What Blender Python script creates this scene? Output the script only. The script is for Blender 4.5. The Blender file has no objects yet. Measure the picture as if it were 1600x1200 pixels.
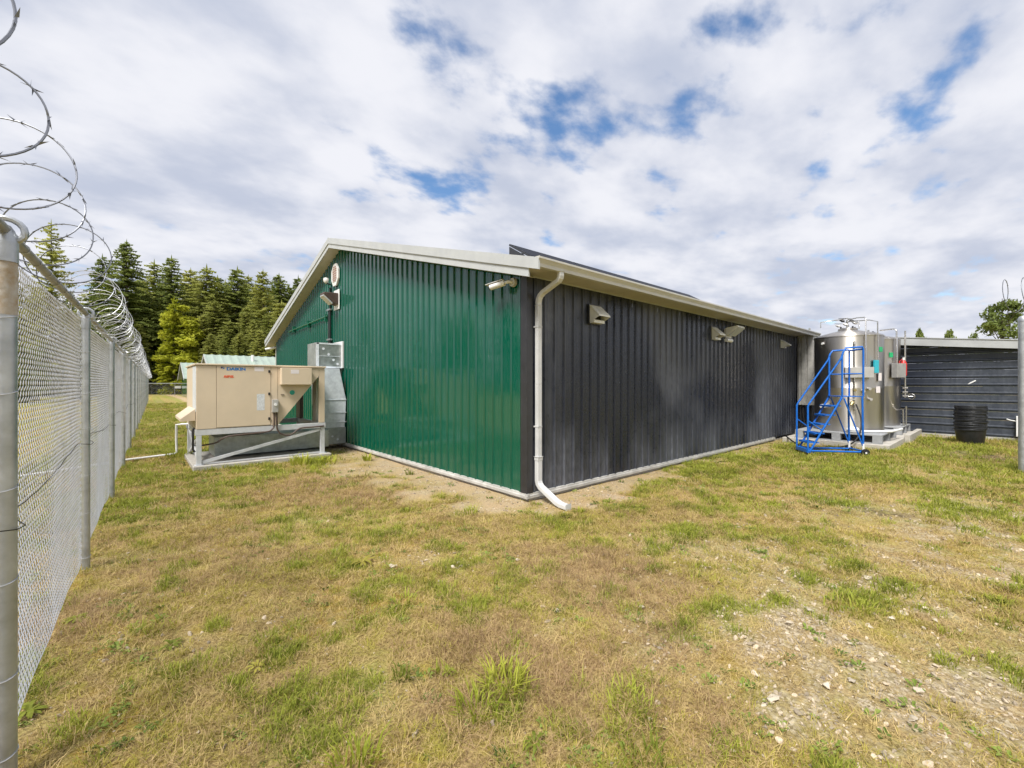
import bpy, math, random
import numpy as np
from mathutils import Vector, Matrix, Euler

random.seed(11)
rng = np.random.default_rng(11)
scene = bpy.context.scene
COL = scene.collection
R = math.radians

# ------------------------------------------------------------------ camera
CAM_Z = 1.75
FPX = 672.0
HEAD = R(48.9)
cam_d = bpy.data.cameras.new('camera')
cam_d.sensor_width = 36.0
cam_d.lens = 36.0 * FPX / 1600.0
cam_d.clip_start = 0.05
cam_d.clip_end = 3000.0
cam = bpy.data.objects.new('camera', cam_d)
cam.location = (0, 0, CAM_Z)
cam.rotation_euler = (R(90), 0, HEAD - R(90))
COL.objects.link(cam)
scene.camera = cam
FW = np.array([math.cos(HEAD), math.sin(HEAD)])
RT = np.array([math.sin(HEAD), -math.cos(HEAD)])


def ground_at(x, y, z=0.0):
    """ground position (metres) of a spot read off the 1600x1200 survey picture"""
    d = FPX * (CAM_Z - z) / (y - 600.0)
    p = d * FW + d * (x - 800.0) / FPX * RT
    return float(p[0]), float(p[1])


def at_depth(x, d):
    p = d * FW + d * (x - 800.0) / FPX * RT
    return float(p[0]), float(p[1])


# ------------------------------------------------------------------ sky and sun
SUN_AZ = Vector((-0.92, -0.38, 0)).normalized()
SUN_EL = R(55)
world = bpy.data.worlds.new('World')
scene.world = world
world.use_nodes = True
wt = world.node_tree
wt.nodes.clear()


def wn(t, **k):
    n = wt.nodes.new(t)
    for a, b in k.items():
        setattr(n, a, b)
    return n


def wl(a, b):
    wt.links.new(a, b)


def wmath(op, a, b=None, clamp=False):
    n = wn('ShaderNodeMath', operation=op, use_clamp=clamp)
    for i, s in enumerate((a, b)):
        if s is None:
            continue
        if isinstance(s, (int, float)):
            n.inputs[i].default_value = s
        else:
            wl(s, n.inputs[i])
    return n.outputs[0]


w_out = wn('ShaderNodeOutputWorld')
sky = wn('ShaderNodeTexSky', sky_type='NISHITA')
sky.sun_disc = False
sky.sun_elevation = SUN_EL
sky.sun_rotation = math.atan2(SUN_AZ.x, SUN_AZ.y)
sky.air_density = 1.0
sky.dust_density = 0.6
sky.ozone_density = 1.5
bg_sky = wn('ShaderNodeBackground')
bg_sky.inputs['Strength'].default_value = 0.09
sky_sat = wn('ShaderNodeHueSaturation')
sky_sat.inputs['Saturation'].default_value = 1.15
wl(sky.outputs[0], sky_sat.inputs['Color'])
wl(sky_sat.outputs[0], bg_sky.inputs['Color'])
tc = wn('ShaderNodeTexCoord')
sx = wn('ShaderNodeSeparateXYZ')
wl(tc.outputs['Generated'], sx.inputs[0])
zz = wmath('ADD', wmath('MAXIMUM', sx.outputs[2], 0.0), 0.20)
cu = wmath('DIVIDE', sx.outputs[0], zz)
cv = wmath('DIVIDE', sx.outputs[1], zz)
cx = wn('ShaderNodeCombineXYZ')
wl(cu, cx.inputs[0])
wl(cv, cx.inputs[1])
cx.inputs[2].default_value = 3.7


def wnoise(vec, scale, detail, rough, dist=0.0, off=(0, 0, 0), rot=0.0, sc=(1, 1, 1)):
    m = wn('ShaderNodeMapping')
    m.inputs['Location'].default_value = off
    m.inputs['Rotation'].default_value = (0, 0, rot)
    m.inputs['Scale'].default_value = sc
    wl(vec, m.inputs[0])
    n = wn('ShaderNodeTexNoise')
    n.inputs['Scale'].default_value = scale
    n.inputs['Detail'].default_value = detail
    n.inputs['Roughness'].default_value = rough
    n.inputs['Distortion'].default_value = dist
    wl(m.outputs[0], n.inputs['Vector'])
    return n.outputs['Fac']


def wrange(v, a, b, c=0.0, d=1.0, smooth=True):
    n = wn('ShaderNodeMapRange')
    n.interpolation_type = 'SMOOTHSTEP' if smooth else 'LINEAR'
    wl(v, n.inputs['Value'])
    n.inputs['From Min'].default_value = a
    n.inputs['From Max'].default_value = b
    n.inputs['To Min'].default_value = c
    n.inputs['To Max'].default_value = d
    return n.outputs['Result']


n_big = wnoise(cx.outputs[0], 0.8, 2, 0.5, 0.0, (8.5, 7.8, 0))
n_mid = wnoise(cx.outputs[0], 4.2, 7, 0.52, 0.0, (33.1, 2.7, 0), R(50), (1, 1.4, 1))
n_tex = wnoise(cx.outputs[0], 2.9, 7, 0.5, 0.0, (6.2, 8.3, 0), R(50), (1, 1.3, 1))
cover_v = wmath('ADD', wmath('ADD', wmath('MULTIPLY', n_big, 0.42), wmath('MULTIPLY', n_mid, 0.83)), wrange(sx.outputs[2], 0.16, 0.02, 0.0, 0.16))
cover = wrange(cover_v, 0.385, 0.555)
shade_v = wmath('ADD', wmath('MULTIPLY', n_tex, 0.75), wmath('MULTIPLY', n_mid, 0.25))
shade = wrange(shade_v, 0.32, 0.64)
cl_mix = wn('ShaderNodeMix', data_type='RGBA')
wl(shade, cl_mix.inputs[0])
cl_mix.inputs[6].default_value = (0.57, 0.62, 0.755, 1)
cl_mix.inputs[7].default_value = (0.91, 0.92, 0.98, 1)
bg_cl = wn('ShaderNodeBackground')
wl(cl_mix.outputs[2], bg_cl.inputs['Color'])
bg_cl.inputs['Strength'].default_value = 0.47
mixs = wn('ShaderNodeMixShader')
wl(cover, mixs.inputs[0])
wl(bg_sky.outputs[0], mixs.inputs[1])
wl(bg_cl.outputs[0], mixs.inputs[2])
wl(mixs.outputs[0], w_out.inputs['Surface'])

sun_d = bpy.data.lights.new('sun', 'SUN')
sun_d.energy = 2.6
sun_d.angle = R(20)
sun_d.color = (1.0, 0.965, 0.91)
sun = bpy.data.objects.new('sun', sun_d)
sd = Vector((SUN_AZ.x * math.cos(SUN_EL), SUN_AZ.y * math.cos(SUN_EL), math.sin(SUN_EL)))
sun.rotation_euler = sd.to_track_quat('Z', 'Y').to_euler()
sun.location = (-10, 10, 30)
COL.objects.link(sun)

vs = scene.view_settings
vs.view_transform = 'Standard'
vs.look = 'None'
vs.exposure = 1.05
vs.gamma = 1.0
vs.use_curve_mapping = False
cy = scene.cycles
cy.use_denoising = True
cy.max_bounces = 4
cy.diffuse_bounces = 2
cy.glossy_bounces = 3
cy.use_adaptive_sampling = True
cy.adaptive_threshold = 0.02
cy.transparent_max_bounces = 8
cy.caustics_reflective = False
cy.caustics_refractive = False


# ------------------------------------------------------------------ numpy noise
def vnoise(x, y, seed=0):
    x = np.asarray(x, float)
    y = np.asarray(y, float)
    xi = np.floor(x).astype(np.int64)
    yi = np.floor(y).astype(np.int64)
    fx = x - xi
    fy = y - yi

    def hsh(a, b):
        n = (a * 374761393 + b * 668265263 + seed * 974711) & 0x7fffffff
        n = ((n ^ (n >> 13)) * 1274126177) & 0x7fffffff
        return ((n ^ (n >> 16)) & 0xffff) / 65535.0
    u = fx * fx * (3 - 2 * fx)
    v = fy * fy * (3 - 2 * fy)
    return ((hsh(xi, yi) * (1 - u) + hsh(xi + 1, yi) * u) * (1 - v) + (hsh(xi, yi + 1) * (1 - u) + hsh(xi + 1, yi + 1) * u) * v)


def fbm(x, y, s, seed=0, octs=4):
    t = 0
    a = 1.0
    n = 0
    for k in range(octs):
        t = t + a * vnoise(np.asarray(x) * s * 2 ** k + 17.3 * k, np.asarray(y) * s * 2 ** k - 9.1 * k, seed + k)
        n += a
        a *= 0.55
    return t / n


def sstep(v, a, b):
    t = np.clip((v - a) / (b - a), 0, 1)
    return t * t * (3 - 2 * t)


# ------------------------------------------------------------------ materials
MATS = {}


def mat(name, col, rough=0.5, metal=0.0, var=0.12, vscale=6.0, bump=0.0, bscale=40.0, rvar=0.1, col2=None, spec=0.5, stretch=(1, 1, 1), coat=0.0, rnd=0.0):
    """principled material whose colour and gloss wander with object-space noise"""
    m = bpy.data.materials.new(name)
    m.use_nodes = True
    nt = m.node_tree
    b = nt.nodes['Principled BSDF']
    b.inputs['Metallic'].default_value = metal
    b.inputs['Specular IOR Level'].default_value = spec
    b.inputs['Coat Weight'].default_value = coat
    b.inputs['Coat Roughness'].default_value = 0.12
    t = nt.nodes.new('ShaderNodeTexCoord')
    mp = nt.nodes.new('ShaderNodeMapping')
    mp.inputs['Scale'].default_value = stretch
    nt.links.new(t.outputs['Object'], mp.inputs[0])
    n = nt.nodes.new('ShaderNodeTexNoise')
    n.inputs['Scale'].default_value = vscale
    n.inputs['Detail'].default_value = 6
    n.inputs['Roughness'].default_value = 0.6
    nt.links.new(mp.outputs[0], n.inputs['Vector'])
    r = nt.nodes.new('ShaderNodeValToRGB')
    r.color_ramp.elements[0].position = 0.3
    r.color_ramp.elements[1].position = 0.7
    c2 = col2 if col2 else tuple(min(1, c * (1 + var)) for c in col)
    c1 = tuple(c * (1 - var) for c in col) if not col2 else col
    r.color_ramp.elements[0].color = (*c1, 1)
    r.color_ramp.elements[1].color = (*c2, 1)
    nt.links.new(n.outputs['Fac'], r.inputs[0])
    last = r.outputs[0]
    if rnd > 0:
        oi = nt.nodes.new('ShaderNodeObjectInfo')
        mr = nt.nodes.new('ShaderNodeMapRange')
        mr.inputs['To Min'].default_value = 1 - rnd
        mr.inputs['To Max'].default_value = 1 + rnd
        nt.links.new(oi.outputs['Random'], mr.inputs['Value'])
        hs = nt.nodes.new('ShaderNodeHueSaturation')
        nt.links.new(mr.outputs[0], hs.inputs['Value'])
        nt.links.new(last, hs.inputs['Color'])
        last = hs.outputs[0]
    nt.links.new(last, b.inputs['Base Color'])
    mr = nt.nodes.new('ShaderNodeMapRange')
    mr.inputs['To Min'].default_value = max(0.02, rough - rvar)
    mr.inputs['To Max'].default_value = min(1, rough + rvar)
    nt.links.new(n.outputs['Fac'], mr.inputs['Value'])
    nt.links.new(mr.outputs[0], b.inputs['Roughness'])
    if bump > 0:
        n2 = nt.nodes.new('ShaderNodeTexNoise')
        n2.inputs['Scale'].default_value = bscale
        n2.inputs['Detail'].default_value = 5
        nt.links.new(mp.outputs[0], n2.inputs['Vector'])
        bp = nt.nodes.new('ShaderNodeBump')
        bp.inputs['Strength'].default_value = bump
        bp.inputs['Distance'].default_value = 0.02
        nt.links.new(n2.outputs['Fac'], bp.inputs['Height'])
        nt.links.new(bp.outputs[0], b.inputs['Normal'])
    MATS[name] = m
    return m


def painted_steel(name, col, dust_reflect, dust_reflect_amt, rough, spec=0.85):
    """glossy painted siding with dusty weathering that also paints in dull reflections, run streaks and slight oil-canning"""
    m = bpy.data.materials.new(name)
    m.use_nodes = True
    nt = m.node_tree
    b = nt.nodes['Principled BSDF']
    geo = nt.nodes.new('ShaderNodeNewGeometry')

    def noise(scale, stretch, detail=5, rg=0.55, dist=0.0):
        mp = nt.nodes.new('ShaderNodeMapping')
        mp.inputs['Scale'].default_value = stretch
        nt.links.new(geo.outputs['Position'], mp.inputs[0])
        n = nt.nodes.new('ShaderNodeTexNoise')
        n.inputs['Scale'].default_value = scale
        n.inputs['Detail'].default_value = detail
        n.inputs['Roughness'].default_value = rg
        n.inputs['Distortion'].default_value = dist
        nt.links.new(mp.outputs[0], n.inputs['Vector'])
        return n.outputs['Fac']

    def rng_(v, a, b_, c=0.0, d=1.0):
        n = nt.nodes.new('ShaderNodeMapRange')
        n.interpolation_type = 'SMOOTHSTEP'
        nt.links.new(v, n.inputs['Value'])
        n.inputs['From Min'].default_value = a
        n.inputs['From Max'].default_value = b_
        n.inputs['To Min'].default_value = c
        n.inputs['To Max'].default_value = d
        return n.outputs['Result']

    def mul(a, b_):
        n = nt.nodes.new('ShaderNodeMath')
        n.operation = 'MULTIPLY'
        nt.links.new(a, n.inputs[0])
        if isinstance(b_, float):
            n.inputs[1].default_value = b_
        else:
            nt.links.new(b_, n.inputs[1])
        return n.outputs[0]
    patch = rng_(noise(0.42, (1, 1, 0.8), 3, 0.5, 0.3), 0.40, 0.68)  # broad pale patches: dust, and on the black wall painted cloud reflections
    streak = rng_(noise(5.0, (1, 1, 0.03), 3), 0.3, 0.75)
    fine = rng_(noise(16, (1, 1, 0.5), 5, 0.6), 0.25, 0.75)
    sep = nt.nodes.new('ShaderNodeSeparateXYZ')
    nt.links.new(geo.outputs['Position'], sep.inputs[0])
    splash = mul(rng_(sep.outputs[2], 1.3, 0.15), rng_(noise(1.1, (1, 1, 0.3), 4), 0.35, 0.7))  # pale foot: splashed dust plus ground reflection painted into the colour
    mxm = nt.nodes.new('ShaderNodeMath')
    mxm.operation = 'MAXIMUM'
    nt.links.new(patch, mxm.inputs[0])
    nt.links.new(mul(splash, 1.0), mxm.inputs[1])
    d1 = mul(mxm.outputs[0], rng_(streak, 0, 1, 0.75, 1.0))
    d2 = mul(mul(d1, rng_(fine, 0, 1, 0.6, 1.0)), dust_reflect_amt)
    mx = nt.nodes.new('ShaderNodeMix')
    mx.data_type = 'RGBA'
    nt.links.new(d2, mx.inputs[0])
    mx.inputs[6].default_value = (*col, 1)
    mx.inputs[7].default_value = (*dust_reflect, 1)
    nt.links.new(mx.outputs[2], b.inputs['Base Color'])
    rr = nt.nodes.new('ShaderNodeMath')
    rr.operation = 'ADD'
    nt.links.new(mul(d2, 0.35), rr.inputs[0])
    nt.links.new(rng_(fine, 0, 1, rough - 0.05, rough + 0.06), rr.inputs[1])
    nt.links.new(rr.outputs[0], b.inputs['Roughness'])
    bp = nt.nodes.new('ShaderNodeBump')
    bp.inputs['Strength'].default_value = 0.10
    bp.inputs['Distance'].default_value = 0.01
    nt.links.new(noise(3.0, (1, 1, 0.6), 3), bp.inputs['Height'])
    nt.links.new(bp.outputs[0], b.inputs['Normal'])
    b.inputs['Specular IOR Level'].default_value = spec
    MATS[name] = m
    return m


painted_steel('green_siding', (0.0003, 0.086, 0.050), (0.04, 0.17, 0.12), 0.14, 0.085)
painted_steel('black_siding', (0.014, 0.0175, 0.029), (0.18, 0.19, 0.215), 0.8, 0.28, 0.5)  # pale tone mixes dust with hazy reflections painted into the colour
painted_steel('shed_siding', (0.016, 0.021, 0.034), (0.12, 0.135, 0.16), 0.5, 0.32, 0.5)
mat('black_trim', (0.03, 0.03, 0.034), 0.35, var=0.2)
mat('fascia_white', (0.47, 0.485, 0.49), 0.45, var=0.08, vscale=3, bump=0.05)
mat('gutter_cream', (0.56, 0.55, 0.515), 0.38, var=0.07, vscale=4, bump=0.04)
mat('downspout_grey', (0.62, 0.62, 0.61), 0.4, var=0.1, vscale=5, bump=0.05, bscale=15)
mat('soffit_tan', (0.50, 0.47, 0.40), 0.6, var=0.08, vscale=4)
mat('flashing_white', (0.46, 0.45, 0.42), 0.55, var=0.25, vscale=5, bump=0.05)
mat('roof_green', (0.30, 0.37, 0.31), 0.4, var=0.12, vscale=2)
mat('roof_grey', (0.42, 0.43, 0.43), 0.38, var=0.12, vscale=2)
mat('solar_glass', (0.010, 0.011, 0.016), 0.5, var=0.25, vscale=3, spec=0.12)
mat('solar_frame', (0.03, 0.03, 0.035), 0.4)
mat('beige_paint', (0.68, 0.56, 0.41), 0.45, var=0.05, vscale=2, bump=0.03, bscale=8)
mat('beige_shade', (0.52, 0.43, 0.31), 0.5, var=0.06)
mat('frame_grey', (0.60, 0.61, 0.62), 0.5, var=0.1, vscale=10)
mat('galvanized', (0.50, 0.52, 0.53), 0.38, 0.85, var=0.22, vscale=14, rvar=0.14, bump=0.05, bscale=10)
mat('galv_duct', (0.78, 0.82, 0.88), 0.36, 0.05, var=0.16, vscale=9, rvar=0.12, bump=0.08, bscale=6)
mat('galv_duct_dull', (0.42, 0.45, 0.44), 0.4, 0.6, var=0.25, vscale=7, rvar=0.12, bump=0.1, bscale=5)
mat('post_galvanized', (0.47, 0.49, 0.51), 0.42, 0.7, var=0.2, vscale=9, rvar=0.12, bump=0.06, bscale=50)
mat('rail_galvanized', (0.33, 0.32, 0.31), 0.5, 0.5, var=0.18, vscale=12, bump=0.04)
mat('mesh_wire', (0.54, 0.55, 0.565), 0.36, 0.55, var=0.12, vscale=5)
mat('razor_bright', (0.55, 0.56, 0.58), 0.4, 0.5, var=0.15, vscale=5)
mat('razor_steel', (0.20, 0.21, 0.24), 0.45, 0.6, var=0.15, vscale=5)
mat('rust_tan', (0.36, 0.26, 0.15), 0.7, vscale=22, bump=0.15, col2=(0.50, 0.48, 0.45))
mat('concrete', (0.46, 0.43, 0.38), 0.9, var=0.16, vscale=5, bump=0.3, bscale=60)
mat('pvc_white', (0.80, 0.80, 0.79), 0.4, var=0.05)
mat('white_paint', (0.78, 0.78, 0.77), 0.4, var=0.06)
mat('sticker_white', (0.80, 0.74, 0.74), 0.4, var=0.04)
mat('sticker_pale', (0.66, 0.68, 0.70), 0.4, var=0.22, vscale=45)
mat('teal_sticker', (0.03, 0.36, 0.28), 0.4, var=0.3, vscale=60)
mat('blue_lettering', (0.01, 0.17, 0.50), 0.4)
mat('navy_lettering', (0.01, 0.03, 0.14), 0.4)
mat('orange_lettering', (0.75, 0.13, 0.05), 0.4)
mat('black_plastic', (0.012, 0.012, 0.014), 0.42, var=0.3, bump=0.04)
mat('pot_black', (0.016, 0.017, 0.02), 0.38, var=0.4, vscale=12, rvar=0.15)
mat('black_rubber', (0.01, 0.01, 0.01), 0.6, var=0.3)
mat('grey_box', (0.50, 0.49, 0.47), 0.4, 0.4)
mat('conduit_black', (0.02, 0.025, 0.025), 0.4)
mat('conduit_green', (0.012, 0.13, 0.075), 0.35)
mat('conduit_brown', (0.09, 0.06, 0.05), 0.5)
mat('lens_dark', (0.01, 0.01, 0.012), 0.1)
mat('lens_glass', (0.55, 0.57, 0.58), 0.15, var=0.05)
mat('hood_grey', (0.74, 0.74, 0.69), 0.4, 0.0, var=0.12)
mat('louvre_red', (0.30, 0.10, 0.08), 0.6)
mat('ladder_blue', (0.008, 0.13, 0.52), 0.35, var=0.2, vscale=12, rvar=0.12)
mat('pallet_grey', (0.33, 0.34, 0.35), 0.6, var=0.15, bump=0.08)
mat('red_paint', (0.55, 0.03, 0.025), 0.35)
mat('cyan_label', (0.03, 0.42, 0.52), 0.4, var=0.15, vscale=30)
mat('green_paint', (0.02, 0.42, 0.16), 0.4)
mat('brass', (0.45, 0.36, 0.16), 0.35, 0.8)
mat('stainless_pipe', (0.60, 0.58, 0.55), 0.25, 0.95, var=0.08)
mat('wood_pale', (0.45, 0.37, 0.26), 0.8, var=0.2, vscale=10, bump=0.1)
mat('bark', (0.10, 0.08, 0.06), 0.9, var=0.35, vscale=3, bump=0.3, bscale=8)
mat('stone_pale', (0.52, 0.45, 0.34), 0.85, var=0.3, vscale=14, bump=0.25, bscale=30, rnd=0.25)
mat('pebble_mix', (0.42, 0.345, 0.245), 0.88, var=0.3, vscale=4, rnd=0.4)
mat('soil_dark', (0.075, 0.055, 0.04), 0.95, var=0.4, vscale=12, bump=0.5)
mat('shed_wood', (0.33, 0.24, 0.15), 0.8, var=0.2)
# stainless tank skin: vertical brushed bands
mat('stainless', (0.62, 0.585, 0.54), 0.42, 1.0, var=0.16, vscale=3.0, rvar=0.10, stretch=(1.0, 1.0, 0.06), bump=0.06, bscale=3)


_nt = MATS['stainless'].node_tree
_b = _nt.nodes['Principled BSDF']
_tg = _nt.nodes.new('ShaderNodeTangent')
_tg.direction_type = 'RADIAL'
_tg.axis = 'Z'
_nt.links.new(_tg.outputs[0], _b.inputs['Tangent'])
_b.inputs['Anisotropic'].default_value = 0.9
_b.inputs['Anisotropic Rotation'].default_value = 0.25


def foliage(name, c1, c2, trans=0.25, rnd=0.3, scale=0.5):
    m = bpy.data.materials.new(name)
    m.use_nodes = True
    nt = m.node_tree
    b = nt.nodes['Principled BSDF']
    b.inputs['Roughness'].default_value = 0.65
    b.inputs['Specular IOR Level'].default_value = 0.25
    t = nt.nodes.new('ShaderNodeNewGeometry')
    n = nt.nodes.new('ShaderNodeTexNoise')
    n.inputs['Scale'].default_value = scale
    n.inputs['Detail'].default_value = 5
    nt.links.new(t.outputs['Position'], n.inputs['Vector'])
    oi = nt.nodes.new('ShaderNodeObjectInfo')
    ad = nt.nodes.new('ShaderNodeMath')
    ad.operation = 'MULTIPLY_ADD'
    nt.links.new(oi.outputs['Random'], ad.inputs[0])
    ad.inputs[1].default_value = rnd
    nt.links.new(n.outputs['Fac'], ad.inputs[2])
    r = nt.nodes.new('ShaderNodeValToRGB')
    r.color_ramp.elements[0].position = 0.35
    r.color_ramp.elements[1].position = 0.65 + rnd
    r.color_ramp.elements[0].color = (*c1, 1)
    r.color_ramp.elements[1].color = (*c2, 1)
    nt.links.new(ad.outputs[0], r.inputs[0])
    nt.links.new(r.outputs[0], b.inputs['Base Color'])
    tr = nt.nodes.new('ShaderNodeBsdfTranslucent')
    nt.links.new(r.outputs[0], tr.inputs['Color'])
    ms = nt.nodes.new('ShaderNodeMixShader')
    ms.inputs[0].default_value = trans
    nt.links.new(b.outputs[0], ms.inputs[1])
    nt.links.new(tr.outputs[0], ms.inputs[2])
    nt.links.new(ms.outputs[0], nt.nodes['Material Output'].inputs['Surface'])
    MATS[name] = m
    return m


foliage('needles_dark', (0.15, 0.20, 0.055), (0.35, 0.39, 0.115), 0.5, 0.35, 0.3)
foliage('needles_mid', (0.25, 0.285, 0.07), (0.52, 0.52, 0.16), 0.5, 0.35, 0.3)
foliage('leaves_yellow', (0.30, 0.34, 0.025), (0.60, 0.60, 0.07), 0.5, 0.2, 0.5)
foliage('leaves_green', (0.11, 0.15, 0.035), (0.26, 0.31, 0.09), 0.3, 0.3, 0.6)
foliage('twigs_brown', (0.09, 0.085, 0.04), (0.22, 0.18, 0.08), 0.2, 0.3, 0.8)
foliage('blade_dry', (0.21, 0.145, 0.055), (0.60, 0.46, 0.20), 0.3, 0.8, 1.5)
foliage('leaf_weed', (0.07, 0.115, 0.02), (0.24, 0.31, 0.06), 0.25, 0.8, 2.0)
foliage('blade_brown', (0.19, 0.115, 0.055), (0.50, 0.35, 0.19), 0.3, 0.8, 1.5)
foliage('blade_olive', (0.15, 0.13, 0.020), (0.46, 0.41, 0.080), 0.3, 0.8, 1.5)
foliage('blade_green', (0.10, 0.135, 0.014), (0.37, 0.40, 0.058), 0.35, 0.8, 1.5)
foliage('blade_lush', (0.21, 0.27, 0.02), (0.52, 0.52, 0.08), 0.35, 0.3, 6.0)


# ------------------------------------------------------------------ mesh helpers
class MB:
    def __init__(self):
        self.v = []
        self.f = []

    def add(self, vs_, fs_):
        o = len(self.v)
        self.v += [tuple(map(float, p)) for p in vs_]
        self.f += [tuple(i + o for i in q) for q in fs_]
        return self

    def box(self, a, b):
        x0, x1 = sorted((a[0], b[0]))
        y0, y1 = sorted((a[1], b[1]))
        z0, z1 = sorted((a[2], b[2]))
        return self.add([(x0, y0, z0), (x1, y0, z0), (x1, y1, z0), (x0, y1, z0), (x0, y0, z1), (x1, y0, z1), (x1, y1, z1), (x0, y1, z1)],
                        [(0, 3, 2, 1), (4, 5, 6, 7), (0, 1, 5, 4), (1, 2, 6, 5), (2, 3, 7, 6), (3, 0, 4, 7)])

    def bar(self, p, q, w, h, up=(0, 0, 1)):
        """rectangular bar from p to q, w across, h along up"""
        p, q = Vector(p), Vector(q)
        d = (q - p).normalized()
        s = d.cross(Vector(up))
        if s.length < 1e-4:
            s = d.cross(Vector((1, 0, 0)))
        s.normalize()
        u = s.cross(d).normalized()
        s *= w / 2
        u *= h / 2
        vs_ = [p - s - u, p + s - u, p + s + u, p - s + u, q - s - u, q + s - u, q + s + u, q - s + u]
        return self.add(vs_, [(0, 3, 2, 1), (4, 5, 6, 7), (0, 1, 5, 4), (1, 2, 6, 5), (2, 3, 7, 6), (3, 0, 4, 7)])

    def tube(self, pts, r, n=8, closed=False, caps=True):
        pts = [Vector(p) for p in pts]
        m = len(pts)
        rr = r if isinstance(r, (list, tuple)) else [r] * m
        d0 = (pts[1] - pts[0]).normalized()
        u = d0.orthogonal().normalized()
        vs_, fs_ = [], []
        for i in range(m):
            a = pts[max(i - 1, 0)]
            b = pts[min(i + 1, m - 1)]
            if closed:
                a, b = pts[i - 1], pts[(i + 1) % m]
            d = (b - a).normalized()
            u = (u - d * u.dot(d)).normalized()
            w = d.cross(u)
            for k in range(n):
                t = 2 * math.pi * k / n
                vs_.append(pts[i] + (u * math.cos(t) + w * math.sin(t)) * rr[i])
        for i in range(m if closed else m - 1):
            j = (i + 1) % m
            for k in range(n):
                k2 = (k + 1) % n
                fs_.append((i * n + k, i * n + k2, j * n + k2, j * n + k))
        if caps and not closed:
            fs_.append(tuple(range(n - 1, -1, -1)))
            fs_.append(tuple((m - 1) * n + k for k in range(n)))
        return self.add(vs_, fs_)

    def cyl(self, p, q, r, r2=None, n=16):
        return self.tube([p, q], [r, r if r2 is None else r2], n)

    def prism(self, poly, off):
        """poly: 3D outline, extruded by off"""
        n = len(poly)
        o = Vector(off)
        a = [Vector(p) for p in poly]
        b = [p + o for p in a]
        fs_ = [tuple(range(n - 1, -1, -1)), tuple(range(n, 2 * n))]
        for i in range(n):
            j = (i + 1) % n
            fs_.append((i, j, n + j, n + i))
        return self.add(a + b, fs_)

    def lathe(self, c, prof, n=32, caps=True):
        vs_, fs_ = [], []
        for r, z in prof:
            for k in range(n):
                t = 2 * math.pi * k / n
                vs_.append((c[0] + r * math.cos(t), c[1] + r * math.sin(t), c[2] + z))
        for i in range(len(prof) - 1):
            for k in range(n):
                k2 = (k + 1) % n
                fs_.append((i * n + k, i * n + k2, (i + 1) * n + k2, (i + 1) * n + k))
        if caps:
            fs_.append(tuple(range(n - 1, -1, -1)))
            fs_.append(tuple((len(prof) - 1) * n + k for k in range(n)))
        return self.add(vs_, fs_)

    def mesh(self, name, material, org=(0, 0, 0), smooth=None):
        me = bpy.data.meshes.new(name)
        a = np.array(self.v, float) - np.array(org, float)
        me.from_pydata(a.tolist(), [], self.f)
        me.materials.append(MATS[material] if isinstance(material, str) else material)
        if smooth is not None:
            me.polygons.foreach_set('use_smooth', [True] * len(me.polygons))
            me.set_sharp_from_angle(angle=R(smooth))
        me.update()
        return me

    def build(self, name, material, parent=None, org=None, smooth=None, bevel=0.0):
        if parent is not None:
            org = origin_of(parent)
        elif org is None:
            a = np.array(self.v)
            org = (*(a[:, :2].min(0) + a[:, :2].max(0)) / 2, a[:, 2].min())
        me = self.mesh(name, material, org, smooth)
        o = bpy.data.objects.new(name, me)
        COL.objects.link(o)
        if parent is not None:
            o.parent = parent
        else:
            o.location = org
        o['_org'] = [float(c) for c in org]
        if bevel > 0:
            md = o.modifiers.new('bevel', 'BEVEL')
            md.width = bevel
            md.segments = 2
            md.limit_method = 'ANGLE'
        return o


def origin_of(o):
    return tuple(o['_org'])


def tag(o, label=None, cat=None, group=None, kind=None):
    for k, v in (('label', label), ('category', cat), ('group', group), ('kind', kind)):
        if v:
            o[k] = v
    return o


def thing(name, label, cat, loc, group=None):
    o = bpy.data.objects.new(name, None)
    o.empty_display_size = 0.2
    COL.objects.link(o)
    o.location = loc
    o['_org'] = [float(c) for c in loc]
    return tag(o, label, cat, group)


def copy_to(o, loc=None, rotz=None, scale=None, parent=None):
    c = o.copy()
    COL.objects.link(c)
    if parent is not None:
        c.parent = parent
    if loc is not None:
        c.location = loc
    if rotz is not None:
        c.rotation_euler = (0, 0, rotz)
    if scale is not None:
        c.scale = (scale,) * 3 if isinstance(scale, (int, float)) else scale
    return c


def shared(name, me, parent, loc=(0, 0, 0), rot=None):
    """another object on the same mesh data, placed in the parent's space"""
    o = bpy.data.objects.new(name, me)
    COL.objects.link(o)
    o.parent = parent
    o.location = loc
    if rot:
        o.rotation_euler = rot
    return o


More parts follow.
